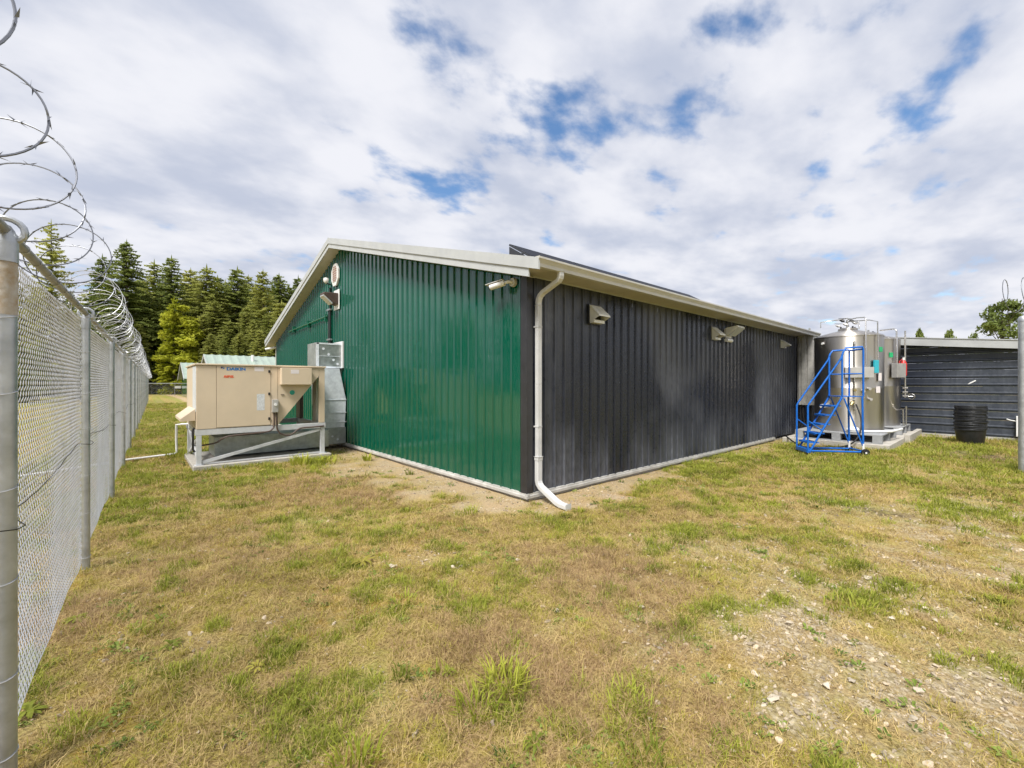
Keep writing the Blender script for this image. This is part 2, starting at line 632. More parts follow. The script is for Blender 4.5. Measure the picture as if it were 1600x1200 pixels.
def lettering(name, body, material, parent, loc, size, ux=(1, 0, 0), uz=(0, 0, 1), bold=0.0, shear=0.0, sx_=1.0):
    """flat raised letters as a mesh part"""
    cu_ = bpy.data.curves.new(name, 'FONT')
    cu_.body = body
    cu_.size = size
    cu_.extrude = 0.001
    cu_.offset = bold
    cu_.shear = shear
    tmp = bpy.data.objects.new(name + '_t', cu_)
    COL.objects.link(tmp)
    dg = bpy.context.evaluated_depsgraph_get()
    me = bpy.data.meshes.new_from_object(tmp.evaluated_get(dg))
    bpy.data.objects.remove(tmp)
    me.name = name
    me.materials.clear()
    me.materials.append(MATS[material])
    ux, uz = Vector(ux), Vector(uz)
    un = ux.cross(uz)
    M = Matrix((( ux.x * sx_, uz.x, un.x, 0), (ux.y * sx_, uz.y, un.y, 0), (ux.z * sx_, uz.z, un.z, 0), (0, 0, 0, 1)))
    me.transform(M)
    o = bpy.data.objects.new(name, me)
    COL.objects.link(o)
    o.parent = parent
    og = origin_of(parent)
    o.location = (loc[0] - og[0], loc[1] - og[1], loc[2] - og[2])
    return o


# ------------------------------------------------------------------ layout numbers
CX, CY = 4.40, 4.70            # near corner of the building
LX = 17.20                     # far end of the black wall
RY, LY = 12.55, 20.05          # ridge line and far corner of the gable wall
EAVE = 3.36
SLOPE = 0.287
BASE = 0.10
PIX = [(1263, 955), (1230, 977), (1180, 1057), (1207, 1093), (1192, 1102), (1293, 1077), (1330, 1067), (1357, 905), (1433, 945), (1447, 952), (1358, 978), (1442, 983), (1328, 1007), (1390, 968), (1148, 960), (1410, 960), (1453, 1066), (1435, 1066), (1437, 1082), (1427, 1127), (1227, 895), (1303, 918), (1497, 1058), (1462, 972), (612, 885), (709, 884), (809, 875), (976, 1001), (870, 950), (1003, 948)]


# ------------------------------------------------------------------ ground
PATCH_GRAVEL = [(1330, 930, 2.1, .42), (1200, 880, 1.6, .30), (1480, 830, 2.2, .42), (1120, 1000, .9, .35), (1290, 1010, 0.75, 1.0), (1210, 1010, 0.5, 0.9), (1400, 1060, 0.7, 0.9), (1330, 900, 0.8, 0.6), (1500, 880, 0.9, 0.8), (1570, 850, 1.2, 0.9), (1250, 1090, 0.45, 0.9), (1500, 1000, 0.8, 0.6), (1540, 800, 1.2, 0.6), (1480, 740, 1.2, 0.35), (680, 870, 0.4, 0.45), (1560, 1120, 0.5, 0.7), (1040, 960, 0.5, 0.35), (1430, 1150, 0.4, 0.7)]
PATCH_GREEN = [(1320, 1010, 0.10, 0.8), (1400, 920, 0.22, 1), (1320, 945, 0.2, 1), (1245, 905, 0.15, .9), (1490, 795, 0.7, .9), (1330, 790, 0.5, .7), (1100, 735, 0.9, .9), (1180, 720, 0.8, .8), (1000, 760, 0.6, .6), (1440, 700, 1.5, 1), (1300, 735, 1.2, .8), (240, 700, 1.0, .9), (300, 690, 0.7, 1), (230, 650, 3.5, .8), (470, 720, 0.4, .9), (840, 820, 0.25, .8), (900, 815, .2, .7), (390, 690, .5, .6), (620, 740, .12, 1), (690, 775, .1, 1), (730, 800, .15, 1), (340, 760, 1.0, .55), (500, 800, 0.8, .35), (600, 830, .5, .4), (160, 800, .5, .6), (780, 1070, .25, .9), (980, 1110, .2, .8), (70, 1090, .12, .8), (500, 1180, .2, .6), (560, 960, .2, .5), (700, 960, .2, .5), (1070, 830, .5, .5), (880, 900, .3, .4), (1250, 850, .5, .45)]
PATCH_BARE = [(660, 770, .45, .8), (610, 752, .45, .7), (740, 790, .35, .8), (540, 725, .4, .7), (700, 760, 0.55, 1), (640, 730, 0.6, .9), (780, 785, .5, 1), (590, 715, .5, .8), (900, 785, .35, .9), (960, 775, .4, .9), (1050, 745, .3, .6), (560, 735, .8, .5), (850, 800, .3, .7)]
PATCH_DARK = [(1540, 712, 0.9, 1), (1480, 705, 0.7, .7), (1370, 800, .35, .8)]
PATCH_BROWN = [(900, 1060, .5, 1), (760, 1000, .45, 1), (950, 900, .7, 1), (500, 760, 1.2, .7), (560, 780, .9, .7), (100, 960, .6, .9), (700, 1130, .3, .8), (330, 870, .8, .4), (1050, 1130, .4, .6), (1000, 990, .4, .8), (850, 880, .6, .5)]


def patches(x, y, lst, wob=0.35, seed=50):
    t = np.zeros_like(np.asarray(x, float))
    wx = (fbm(x, y, 2.2, seed) - 0.5) * wob * 2
    wy = (fbm(x, y, 2.2, seed + 9) - 0.5) * wob * 2
    for px, py, r, s in lst:
        gx, gy = ground_at(px, py)
        d = np.hypot(x - gx + wx, y - gy + wy) / r
        t = np.maximum(t, s * (1 - sstep(d, 0.35, 1.25)))
    return t


def masks(x, y):
    x = np.asarray(x, float)
    y = np.asarray(y, float)
    n1 = fbm(x, y, 0.55, 1)
    n2 = fbm(x, y, 1.7, 2)
    n3 = fbm(x, y, 5.0, 3, 3)
    pg = patches(x, y, PATCH_GRAVEL)
    gravel = np.clip(pg * sstep(n2 * 0.5 + n3 * 0.5, 0.33, 0.62) * 1.25, 0, 1)
    gravel = np.maximum(gravel, 0.25 * sstep(n2, 0.60, 0.75))
    # gravelled drip line along the walls
    din = np.where(y > CY, CX - x, 99)
    din2 = np.where(x > CX, CY - y, 99)
    dw = np.minimum(np.where(din > -0.5, np.abs(din), 99), np.where(din2 > -0.5, np.abs(din2), 99))
    dw = np.where((y > CY) & (y < 11.8) & (x < CX + .2), np.abs(CX - x), np.where((x > CX) & (x < 15) & (y < CY + .2), np.abs(CY - y), dw))
    strip = (1 - sstep(dw + (n2 - 0.5) * 0.7, 0.25, 0.95)) * np.where((x < CX + 0.2) & (y > CY), 1.0, np.where(x < 8, 0.75, 0.35))
    bare = np.clip(np.maximum(patches(x, y, PATCH_BARE, 0.3, 70), strip * 0.9), 0, 1)
    gravel = np.maximum(gravel, bare * sstep(n3, 0.35, 0.6) * 0.75)
    gn = sstep(n1 * 0.5 + n2 * 0.35 + n3 * 0.15, 0.44, 0.60)
    far = sstep(np.hypot(x, y), 6.0, 13.0)
    green = np.clip(0.20 * gn + 0.52 * far * sstep(n2, 0.35, 0.6) + patches(x, y, PATCH_GREEN, 0.3, 90) * sstep(n3 + 0.3 * n2, 0.42, 0.7), 0, 1)
    spots = np.maximum(sstep(fbm(x, y, 4.2, 41, 2), 0.66, 0.76), .7 * sstep(fbm(x, y, 2.0, 43, 3), 0.64, 0.74))
    green = np.clip(green + .95 * spots * (1 - bare), 0, 1)
    brown = patches(x, y, PATCH_BROWN, 0.4, 110)
    green *= (1 - 0.6 * brown) * (1 - 0.8 * bare)
    dark = patches(x, y, PATCH_DARK, 0.4, 130)
    moss = sstep(fbm(x, y, 1.1, 7), 0.56, 0.72) * (1 - brown)
    return gravel, green, bare, dark, moss, brown


def ground_z(x, y):
    z = (fbm(x, y, 0.5, 21) - 0.5) * 0.05 + (fbm(x, y, 3.0, 22, 3) - 0.5) * 0.028
    return z - 0.01


def axis(lo, hi, fine_lo, fine_hi, step):
    a = list(np.arange(fine_lo, fine_hi + 1e-6, step))
    v, s = fine_hi, step
    while v < hi:
        s *= 1.25
        v += s
        a.append(min(v, hi))
    v, s = fine_lo, step
    while v > lo:
        s *= 1.25
        v -= s
        a.insert(0, max(v, lo))
    return np.array(a)


ax_ = axis(-700, 700, -2.5, 20.5, 0.10)
ay_ = axis(-700, 700, -2.5, 20.5, 0.10)
gx_, gy_ = np.meshgrid(ax_, ay_)
vx, vy = gx_.ravel(), gy_.ravel()
vz = ground_z(vx, vy)
nx, ny = len(ax_), len(ay_)
idx = np.arange(nx * ny).reshape(ny, nx)
quads = np.stack([idx[:-1, :-1], idx[:-1, 1:], idx[1:, 1:], idx[1:, :-1]], -1).reshape(-1, 4)
gm = bpy.data.meshes.new('ground')
gm.from_pydata(np.stack([vx, vy, vz], 1).tolist(), [], quads.tolist())
gm.polygons.foreach_set('use_smooth', [True] * len(gm.polygons))
mk = masks(vx, vy)
for nm, arr in zip(('gravel', 'green', 'bare', 'dark', 'moss', 'brown'), mk):
    at_ = gm.attributes.new(nm, 'FLOAT', 'POINT')
    at_.data.foreach_set('value', np.ascontiguousarray(arr, dtype=np.float32))
gm.update()
ground = bpy.data.objects.new('ground', gm)
COL.objects.link(ground)
tag(ground, 'rough dry lawn with gravel patches and bare earth along the walls', kind='structure')


def ground_material():
    m = bpy.data.materials.new('ground_soil')
    m.use_nodes = True
    nt = m.node_tree
    b = nt.nodes['Principled BSDF']
    b.inputs['Roughness'].default_value = 0.95
    b.inputs['Specular IOR Level'].default_value = 0.15
    geo = nt.nodes.new('ShaderNodeNewGeometry')

    def noise(s, d=6, r=0.6):
        n = nt.nodes.new('ShaderNodeTexNoise')
        n.inputs['Scale'].default_value = s
        n.inputs['Detail'].default_value = d
        n.inputs['Roughness'].default_value = r
        nt.links.new(geo.outputs['Position'], n.inputs['Vector'])
        return n.outputs['Fac']

    def ramp(f, cols):
        r = nt.nodes.new('ShaderNodeValToRGB')
        e = r.color_ramp.elements
        while len(e) < len(cols):
            e.new(0.5)
        for i, (p, c) in enumerate(cols):
            e[i].position = p
            e[i].color = (*c, 1)
        nt.links.new(f, r.inputs[0])
        return r.outputs[0]

    def mix(f, a, c):
        n = nt.nodes.new('ShaderNodeMix')
        n.data_type = 'RGBA'
        nt.links.new(f, n.inputs[0])
        nt.links.new(a, n.inputs[6])
        nt.links.new(c, n.inputs[7])
        return n.outputs[2]

    def attr(nm):
        a = nt.nodes.new('ShaderNodeAttribute')
        a.attribute_name = nm
        return a.outputs['Fac']

    def mr(v, a, b_, c=0.0, d=1.0):
        n = nt.nodes.new('ShaderNodeMapRange')
        n.interpolation_type = 'SMOOTHSTEP'
        nt.links.new(v, n.inputs['Value'])
        for k, q in zip(('From Min', 'From Max', 'To Min', 'To Max'), (a, b_, c, d)):
            n.inputs[k].default_value = q
        return n.outputs['Result']

    def ma(op, a, c):
        n = nt.nodes.new('ShaderNodeMath')
        n.operation = op
        n.use_clamp = True
        for i, s in enumerate((a, c)):
            if isinstance(s, (int, float)):
                n.inputs[i].default_value = s
            else:
                nt.links.new(s, n.inputs[i])
        return n.outputs[0]
    n_f = noise(55, 8, 0.7)
    n_m = noise(7, 7, 0.65)
    n_l = noise(1.3, 6, 0.6)
    thatch = ramp(n_f, [(0.32, (0.085, 0.052, 0.024)), (0.5, (0.36, 0.25, 0.11)), (0.68, (0.60, 0.45, 0.22))])
    olive = ramp(n_f, [(0.30, (0.10, 0.08, 0.018)), (0.5, (0.33, 0.285, 0.055)), (0.70, (0.52, 0.46, 0.11))])
    c = mix(mr(ma('ADD', ma('MULTIPLY', n_m, 0.55), ma('MULTIPLY', n_l, 0.45)), 0.42, 0.62), thatch, olive)
    c = mix(ma('MULTIPLY', attr('brown'), 0.8), c, thatch)
    lush = ramp(n_f, [(0.3, (0.11, 0.13, 0.018)), (0.7, (0.32, 0.35, 0.06))])
    c = mix(ma('MULTIPLY', attr('green'), 0.75), c, lush)
    rust = ramp(n_f, [(0.3, (0.24, 0.12, 0.025)), (0.7, (0.52, 0.29, 0.07))])
    c = mix(ma('MULTIPLY', attr('moss'), mr(n_m, 0.4, 0.65, 0, 0.6)), c, rust)
    soil = ramp(n_f, [(0.28, (0.32, 0.22, 0.12)), (0.7, (0.58, 0.44, 0.28))])
    c = mix(ma('MULTIPLY', attr('bare'), 0.9), c, soil)
    vo = nt.nodes.new('ShaderNodeTexVoronoi')
    vo.inputs['Scale'].default_value = 55
    nt.links.new(geo.outputs['Position'], vo.inputs['Vector'])
    sv = nt.nodes.new('ShaderNodeSeparateColor')
    nt.links.new(vo.outputs['Color'], sv.inputs[0])
    stones = ramp(sv.outputs[0], [(0.0, (0.20, 0.155, 0.095)), (0.55, (0.38, 0.31, 0.21)), (1.0, (0.60, 0.52, 0.39))])
    c = mix(ma('MULTIPLY', attr('gravel'), mr(n_m, 0.38, 0.58, 0.2, 0.85)), c, stones)
    dk = ramp(n_f, [(0.3, (0.035, 0.024, 0.016)), (0.7, (0.12, 0.09, 0.06))])
    c = mix(ma('MULTIPLY', attr('dark'), mr(n_m, 0.35, 0.6)), c, dk)
    nt.links.new(c, b.inputs['Base Color'])
    bp = nt.nodes.new('ShaderNodeBump')
    bp.inputs['Strength'].default_value = 0.8
    bp.inputs['Distance'].default_value = 0.02
    nt.links.new(n_f, bp.inputs['Height'])
    nt.links.new(bp.outputs[0], b.inputs['Normal'])
    return m


MATS['ground_soil'] = ground_material()
gm.materials.append(MATS['ground_soil'])


# ------------------------------------------------------------------ main building
bld = thing('metal_building', 'large ribbed metal building with green gable wall and black side wall', 'building', (CX, CY, 0))
RIB = [(0, 0), (.030, 0), (.036, .003), (.046, .003), (.052, 0), (.090, 0), (.103, .027), (.123, .027), (.136, 0), (.178, 0), (.184, .003), (.194, .003), (.200, 0)]
PITCH = 0.2286
PW = PITCH * 4


def rib_profile(w, rib=RIB, pitch=PITCH):
    out = []
    k = 0
    while True:
        for s, h in rib:
            t = k * pitch + s
            if t >= w - 1e-6:
                out.append((w, 0))
                return out
            out.append((t, h))
        k += 1


def siding(w, zf0, zf1, breaks=()):
    """vertical ribbed sheet in local coords: s along x, depth -y, z up"""
    pr = rib_profile(w - 0.002)
    for bk in breaks:
        pr.append((bk, float(np.interp(bk, [p[0] for p in pr], [p[1] for p in pr]))))
    pr.sort()
    mb = MB()
    vs_, fs_ = [], []
    for s, h in pr:
        vs_ += [(s, -h, zf0(s)), (s, -h, zf1(s))]
    n = len(pr)
    for i in range(n - 1):
        fs_.append((2 * i, 2 * i + 2, 2 * i + 3, 2 * i + 1))
    # sheet thickness at the lower and upper hems
    for i, (s, h) in enumerate(pr):
        vs_ += [(s, 0.012, zf0(s)), (s, 0.012, zf1(s))]
    for i in range(n - 1):
        fs_.append((2 * i, 2 * n + 2 * i, 2 * n + 2 * i + 2, 2 * i + 2))
        fs_.append((2 * i + 1, 2 * i + 3, 2 * n + 2 * i + 3, 2 * n + 2 * i + 1))
    mb.add(vs_, fs_)
    return mb


# black wall along +X, facing -Y
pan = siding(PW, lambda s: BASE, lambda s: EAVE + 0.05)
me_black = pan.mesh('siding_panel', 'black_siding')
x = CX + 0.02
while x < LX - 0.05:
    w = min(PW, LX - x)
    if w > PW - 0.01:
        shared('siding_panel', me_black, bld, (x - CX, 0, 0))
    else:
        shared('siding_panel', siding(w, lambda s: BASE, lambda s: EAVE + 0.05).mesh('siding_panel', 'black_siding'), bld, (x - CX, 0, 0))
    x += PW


def rake_z(y):
    return EAVE + 0.04 + SLOPE * ((y - CY) if y < RY else (2 * RY - CY - y))


# green gable wall along +Y, facing -X (rotate -90 about z: local x -> -Y, so start from the far end)
y = CY + 0.02
while y < LY - 0.05:
    w = min(PW, LY - y)
    y1 = y + w
    br = (y1 - RY,) if y < RY < y1 else ()
    me = siding(w, lambda s: BASE, lambda s, y1=y1: rake_z(y1 - s), br).mesh('siding_panel', 'green_siding')
    shared('siding_panel', me, bld, (0, y1 - CY, 0), (0, 0, R(-90)))
    y += PW
# rear and end walls, plain sheets that close the shell
mb = MB().add([(LX, CY, BASE), (LX, LY, BASE), (LX, LY, rake_z(LY)), (LX, RY, rake_z(RY)), (LX, CY, rake_z(CY))], [(0, 1, 2, 3, 4)])
mb.build('end_wall', 'green_siding', bld)
MB().add([(CX, LY, BASE), (LX, LY, BASE), (LX, LY, EAVE), (CX, LY, EAVE)], [(0, 1, 2, 3)]).build('rear_wall', 'green_siding', bld)
# trim
mb = MB()
mb.prism([(CX - .034, CY - .034, BASE), (CX + .085, CY - .034, BASE), (CX + .085, CY - .029, BASE), (CX - .029, CY - .029, BASE), (CX - .029, CY + .11, BASE), (CX - .034, CY + .11, BASE)], (0, 0, EAVE - BASE + .01))
tag(mb.build('corner_trim', 'black_trim', bld), 'black corner trim')
mb = MB()
mb.prism([(CX - .028, LY + .028, BASE), (CX - .028, LY - .10, BASE), (CX - .022, LY - .10, BASE), (CX - .022, LY + .028, BASE)], (0, 0, EAVE - BASE - .05))
tag(mb.build('corner_trim', 'flashing_white', bld), 'white corner trim')
prof = [(0, .115), (-.034, .112), (-.036, .090), (-.044, .080), (-.044, .040), (0, .040)]
mb = MB().prism([(CX - .05, CY + a, z) for a, z in prof], (LX - CX - 2.35 + .05, 0, 0))
mb.build('base_flashing', 'flashing_white', bld)
mb = MB().prism([(CX + a, CY - .05, z) for a, z in prof], (0, LY - CY + .05, 0))
mb.build('base_flashing', 'flashing_white', bld)
MB().box((CX + .01, CY + .01, -0.1), (LX - .01, LY - .01, .03)).build('foundation', 'concrete', bld)

# roof: two ribbed slopes, overhanging
OVX = 0.31
EY0 = CY - 0.47
EY1 = LY + 0.47


def roof_slope(ya, yb, za, zb):
    mb = MB()
    pr = rib_profile(LX - CX + 2 * OVX, [(0, 0), (.10, 0), (.112, .03), (.128, .03), (.14, 0), (.30, 0)], 0.3048)
    vs_ = []
    fs_ = []
    for s, h in pr:
        vs_ += [(CX - OVX + s, ya, za + h), (CX - OVX + s, yb, zb + h), (CX - OVX + s, ya, za - .03), (CX - OVX + s, yb, zb - .03)]
    for i in range(len(pr) - 1):
        a, c = 4 * i, 4 * i + 4
        fs_ += [(a, c, c + 1, a + 1), (a + 2, a + 3, c + 3, c + 2), (a, a + 2, c + 2, c)]
    return mb.add(vs_, fs_)


ZR = 5.83
ZE = ZR - (RY - EY0) * SLOPE
ZE1 = ZR - (EY1 - RY) * SLOPE
roof_slope(EY0 - .03, RY, ZE, ZR).build('roof_slope', 'roof_green', bld)
roof_slope(EY1 + .03, RY, ZE1, ZR).build('roof_slope', 'roof_green', bld)
MB().prism([(CX - OVX - .01, RY - .18, ZR - .03), (CX - OVX - .01, RY, ZR + .045), (CX - OVX - .01, RY + .18, ZR - .03), (CX - OVX - .01, RY, ZR + .02)], (LX - CX + 2 * OVX, 0, 0)).build('ridge_cap', 'roof_grey', bld)


# rake fascia: lower board and upper trim, on both slopes, each in two lengths at the near slope
def rake_piece(name, ya, yb, top, bot, thick, proud, material='fascia_white'):
    def z(yy):
        return ZR - abs(yy - RY) * SLOPE
    xx = CX - OVX - proud
    poly = [(xx, ya, z(ya) + bot), (xx, yb, z(yb) + bot), (xx, yb, z(yb) + top), (xx, ya, z(ya) + top)]
    return MB().prism(poly, (thick, 0, 0)).build(name, material, bld)


for ya, yb in ((EY0 - .115, EY0 + .62), (EY0 + .622, EY0 + 4.6), (EY0 + 4.602, RY)):
    rake_piece('rake_trim', ya, yb, .045, -.115, .03, .030)
for ya, yb in ((RY, RY + 4.0), (RY + 4.002, EY1 + .02)):
    rake_piece('rake_trim', ya, yb, .045, -.115, .03, .030)
rake_piece('rake_fascia', EY0 + .10, RY, -.112, -.235, .025, .010)
rake_piece('rake_fascia', RY, EY1, -.112, -.235, .025, .010)


def rake_soffit(ya, yb):
    def z(yy):
        return ZR - abs(yy - RY) * SLOPE - .225
    MB().prism([(CX - OVX + .012, ya, z(ya)), (CX - .001, ya, z(ya)), (CX - .001, yb, z(yb)), (CX - OVX + .012, yb, z(yb))], (0, 0, .012)).build('rake_soffit', 'soffit_tan', bld)


rake_soffit(EY0 + .3, RY)
rake_soffit(RY, EY1)
# eave soffit boards (vented panels) along the black wall
SOFZ = EAVE + 0.015
xx = CX - OVX + .03
k = 0
while xx < LX + OVX - .05:
    x2 = min(xx + 1.2, LX + OVX - .02)
    MB().box((xx, EY0 + .005, SOFZ), (x2 - .004, CY + .005, SOFZ + .012)).build('soffit_panel', 'soffit_tan', bld)
    xx = x2
MB().box((CX + .1, CY - .036, SOFZ - .018), (LX + .2, CY - .022, SOFZ - .001)).build('soffit_channel', 'fascia_white', bld)
MB().box((CX - OVX + .02, EY0 - .018, SOFZ - .02), (LX + OVX, EY0, ZE - .035)).build('eave_fascia', 'fascia_white', bld)
# boxed return at the corner
MB().prism([(CX - OVX + .014, EY0 + .01, SOFZ + .013), (CX - OVX + .014, EY0 + .50, SOFZ + .013), (CX - OVX + .014, EY0 + .50, SOFZ + .15), (CX - OVX + .014, EY0 + .01, SOFZ + .06)], (OVX - .03, 0, 0)).build('soffit_return', 'soffit_tan', bld)

# K-style gutter
GY = EY0 - .020
GZ = EAVE - 0.015
gp = [(0, .13), (0, 0), (-.065, 0), (-.070, .045), (-.098, .085), (-.112, .100), (-.112, .125), (-.100, .130), (-.100, .122), (-.106, .120), (-.106, .102), (-.092, .088), (-.064, .050), (-.060, .004), (-.004, .004), (-.004, .13)]
mb = MB().prism([(CX - OVX - .02, GY + a, GZ + z) for a, z in gp], (LX - CX + 2 * OVX + .02, 0, 0))
gut = mb.build('gutter', 'gutter_cream', bld)
endp = [(0, .13), (0, 0), (-.065, 0), (-.070, .045), (-.098, .085), (-.112, .100), (-.112, .128)]
MB().prism([(CX - OVX - .027, GY + a, GZ + z) for a, z in endp], (.006, 0, 0)).build('end_cap', 'gutter_cream', gut)


# downspout with two elbows and a splash shoe
def rect_sweep(path, w, d, xdir=(1, 0, 0)):
    mb = MB()
    xd = Vector(xdir)
    vs_, fs_ = [], []
    P = [Vector(p) for p in path]
    for i, p in enumerate(P):
        a = P[max(i - 1, 0)]
        b = P[min(i + 1, len(P) - 1)]
        t = (b - a).normalized()
        nrm = t.cross(xd).normalized()
        c = 0.012
        for sx_, sn in ((-1, -1), (1, -1), (1, 1), (-1, 1)):
            vs_.append(p + xd * (sx_ * (w / 2 - (c if 0 else 0))) + nrm * (sn * d / 2))
    for i in range(len(P) - 1):
        for k in range(4):
            k2 = (k + 1) % 4
            fs_.append((4 * i + k, 4 * i + k2, 4 * i + 4 + k2, 4 * i + 4 + k))
    fs_.append((0, 1, 2, 3))
    n = 4 * (len(P) - 1)
    fs_.append((n + 3, n + 2, n + 1, n))
    return mb.add(vs_, fs_)


DX = CX + 0.155
DWY = CY - 0.085
up = [(DX, GY - .045, GZ + .005), (DX, GY - .045, GZ - .05), (DX, GY - .035, GZ - .085), (DX, GY - .01, GZ - .115), (DX, DWY - .10, GZ - .235), (DX, DWY - .04, GZ - .275), (DX, DWY - .012, GZ - .315), (DX, DWY, GZ - .37), (DX, DWY, GZ - .42)]
ds = rect_sweep(up, .086, .062).build('downspout', 'downspout_grey', bld, bevel=.01)
tag(ds, 'pale grey downspout at the corner')
for z0, z1 in ((1.75, GZ - .42), (.62, 1.748)):
    mb = rect_sweep([(DX, DWY, z1), (DX, DWY, z0)], .082, .060)
    for q in (-.022, 0.0, .022):
        mb.box((DX + q - .004, DWY - .034, z0), (DX + q + .004, DWY - .029, z1))
    mb.build('pipe_length', 'downspout_grey', ds)
low = [(DX, DWY, .66), (DX, DWY, .30), (DX, DWY - .015, .25), (DX, DWY - .06, .205), (DX - .01, DWY - .38, .055), (DX - .02, DWY - .47, .035), (DX - .03, DWY - .62, .03)]
rect_sweep(low, .098, .074).build('elbow', 'downspout_grey', ds, bevel=.012)
MB().box((DX - .052, DWY - .04, .60), (DX + .052, DWY + .04, .655)).build('collar', 'downspout_grey', ds, bevel=.006)
for zc in (2.6, 1.1):
    MB().box((DX - .046, DWY - .034, zc), (DX + .046, DWY + .06, zc + .02)).build('strap', 'downspout_grey', ds)

# screw rows on both walls (too small to pick apart one by one)
mb = MB()
for zr in (.22, .95, 1.70, 2.45, 3.2):
    xq = CX + .14
    while xq < LX:
        mb.box((xq - .006, CY - .006, zr + random.uniform(-.004, .004) - .006), (xq + .006, CY - .0005, zr + .006))
        xq += PITCH
tag(mb.build('screws', 'black_trim', bld), kind='stuff')
mb = MB()
for zr in (.22, .95, 1.70, 2.45, 3.2, 3.95, 4.7, 5.2):
    yq = CY + .14
    while yq < LY - .1:
        if zr < rake_z(yq) - .1:
            mb.box((CX - .006, yq - .006, zr - .006), (CX - .0005, yq + .006, zr + .006))
        yq += PITCH
tag(mb.build('screws', 'green_siding', bld), kind='stuff')

# solar modules standing a little proud of the near roof slope
names = ['nearest the gable', 'second from the gable', 'third from the gable', 'farthest from the gable']
for i in range(4):
    x0 = CX + 1.04 + i * 1.80
    x1 = x0 + 1.795
    ylo, zlo = EY0 + 1.10, ZE + 1.10 * SLOPE + .07
    yhi, zhi = EY0 + 2.10, 4.435
    t = thing('solar_panel', 'dark solar panel tilted above the gutter, ' + names[i], 'solar panel', (x0, ylo, ZE), 'solar panels along the roof edge')
    nrm = Vector((0, -(zhi - zlo), yhi - ylo)).normalized()
    th = nrm * .035
    P = [Vector((x0, ylo, zlo)), Vector((x1, ylo, zlo)), Vector((x1, yhi, zhi)), Vector((x0, yhi, zhi))]
    MB().prism(P, th).build('frame', 'solar_frame', t)
    MB().box((x0, ylo + .002, zlo - .10), (x1, ylo + .022, zlo - .001)).build('skirt', 'solar_frame', t)
    for xs in ((x0 + .001, x1 - .006) if i == 0 else (x1 - .006,)):
        MB().prism([(xs, ylo + .03, zlo - .10), (xs, yhi - .01, zhi - .56), (xs, yhi - .01, zhi - .02), (xs, ylo + .03, zlo + .005)], (.005, 0, 0)).build('side_skirt', 'solar_frame', t)
    e = (P[3] - P[0]).normalized() * .02
    Q = [P[0] + Vector((.02, 0, 0)) + e + th, P[1] - Vector((.02, 0, 0)) + e + th, P[2] - Vector((.02, 0, 0)) - e + th, P[3] + Vector((.02, 0, 0)) - e + th]
    MB().prism(Q, nrm * .003).build('glass', 'solar_glass', t)
    for xs in (x0 + .3, x1 - .3):
        zroof = ZE + (yhi - EY0) * SLOPE
        MB().bar((xs, yhi - .06, zroof - .01), (xs, yhi - .06, zhi - .02), .04, .04, (0, 1, 0)).build('strut', 'galvanized', t)
        MB().box((xs - .05, EY0 + .02, ZE + .01), (xs + .05, EY0 + .14, ZE + .07)).build('clamp', 'roof_green', t)

# ------------------------------------------------------------------ fittings on the green gable
GW = CX - .028      # face of the gable ribs
vy_, vz_ = 12.80, 4.92
t = thing('gable_vent', 'white eight-sided louvred vent high on the green gable', 'vent', (GW, vy_, vz_ - .33))


def octagon(xq, ry, rz):
    return [(xq, vy_ + ry * math.cos(a), vz_ + rz * math.sin(a)) for a in [R(22.5 + 45 * k) for k in range(8)]]


MB().prism(octagon(GW, .30, .345), (-.045, 0, 0)).build('vent_frame', 'white_paint', t)
for k in range(7):
    zc = vz_ - .195 + k * .065
    hw = .14 if k in (0, 6) else .175
    MB().prism([(GW - .046, vy_ - hw, zc), (GW - .046, vy_ - hw, zc + .018), (GW - .060, vy_ - hw, zc + .004)], (0, 2 * hw, 0)).build('slat', 'white_paint', t)
    MB().box((GW - .0475, vy_ - hw + .01, zc + .020), (GW - .0452, vy_ + hw - .01, zc + .044)).build('slot', 'louvre_red', t)

t = thing('wall_light', 'hooded wall light on a white backing plate below the gable vent', 'wall light', (GW, 12.72, 4.0))
MB().box((GW - .02, 12.50, 3.90), (GW, 12.94, 4.47)).build('back_plate', 'white_paint', t, bevel=.004)
MB().prism([(GW - .022, 12.55, 4.36), (GW - .42, 12.55, 4.34), (GW - .42, 12.55, 4.28), (GW - .16, 12.55, 4.06), (GW - .022, 12.55, 4.02)], (0, .34, 0)).build('hood', 'conduit_brown', t, bevel=.02)
MB().prism([(GW - .415, 12.57, 4.272), (GW - .17, 12.57, 4.062), (GW - .19, 12.57, 4.03), (GW - .435, 12.57, 4.24)], (0, .30, 0)).build('lens', 'lens_glass', t)

t = thing('conduit_run', 'pair of dark conduits running down the gable above the duct', 'conduit', (GW, 13.2, 2.8))
MB().cyl((GW - .035, 13.22, 2.85), (GW - .035, 13.22, 4.62), .028, n=10).build('conduit', 'conduit_black', t, smooth=40)
MB().cyl((GW - .035, 13.33, 2.85), (GW - .035, 13.33, 4.0), .022, n=10).build('conduit', 'conduit_black', t, smooth=40)
for zc in (3.05, 3.94):
    MB().box((GW - .075, 13.13, zc), (GW, 13.42, zc + .05)).build('clamp', 'galvanized', t)
t = thing('wall_pipe', 'thin green pipe running level across the green gable', 'pipe', (GW, 15.5, 3.7))
MB().tube([(GW - .05, 13.38, 3.80), (GW - .05, 17.75, 3.72)], .024, 8).build('pipe', 'conduit_green', t, smooth=40)
for yc in (13.55, 15.3, 17.1):
    MB().box((GW - .085, yc - .02, 3.64), (GW, yc + .02, 3.86)).build('bracket', 'conduit_green', t)
t = thing('dome_camera', 'small white dome camera between the gable vent and wall light', 'camera', (GW, 13.18, 4.62))
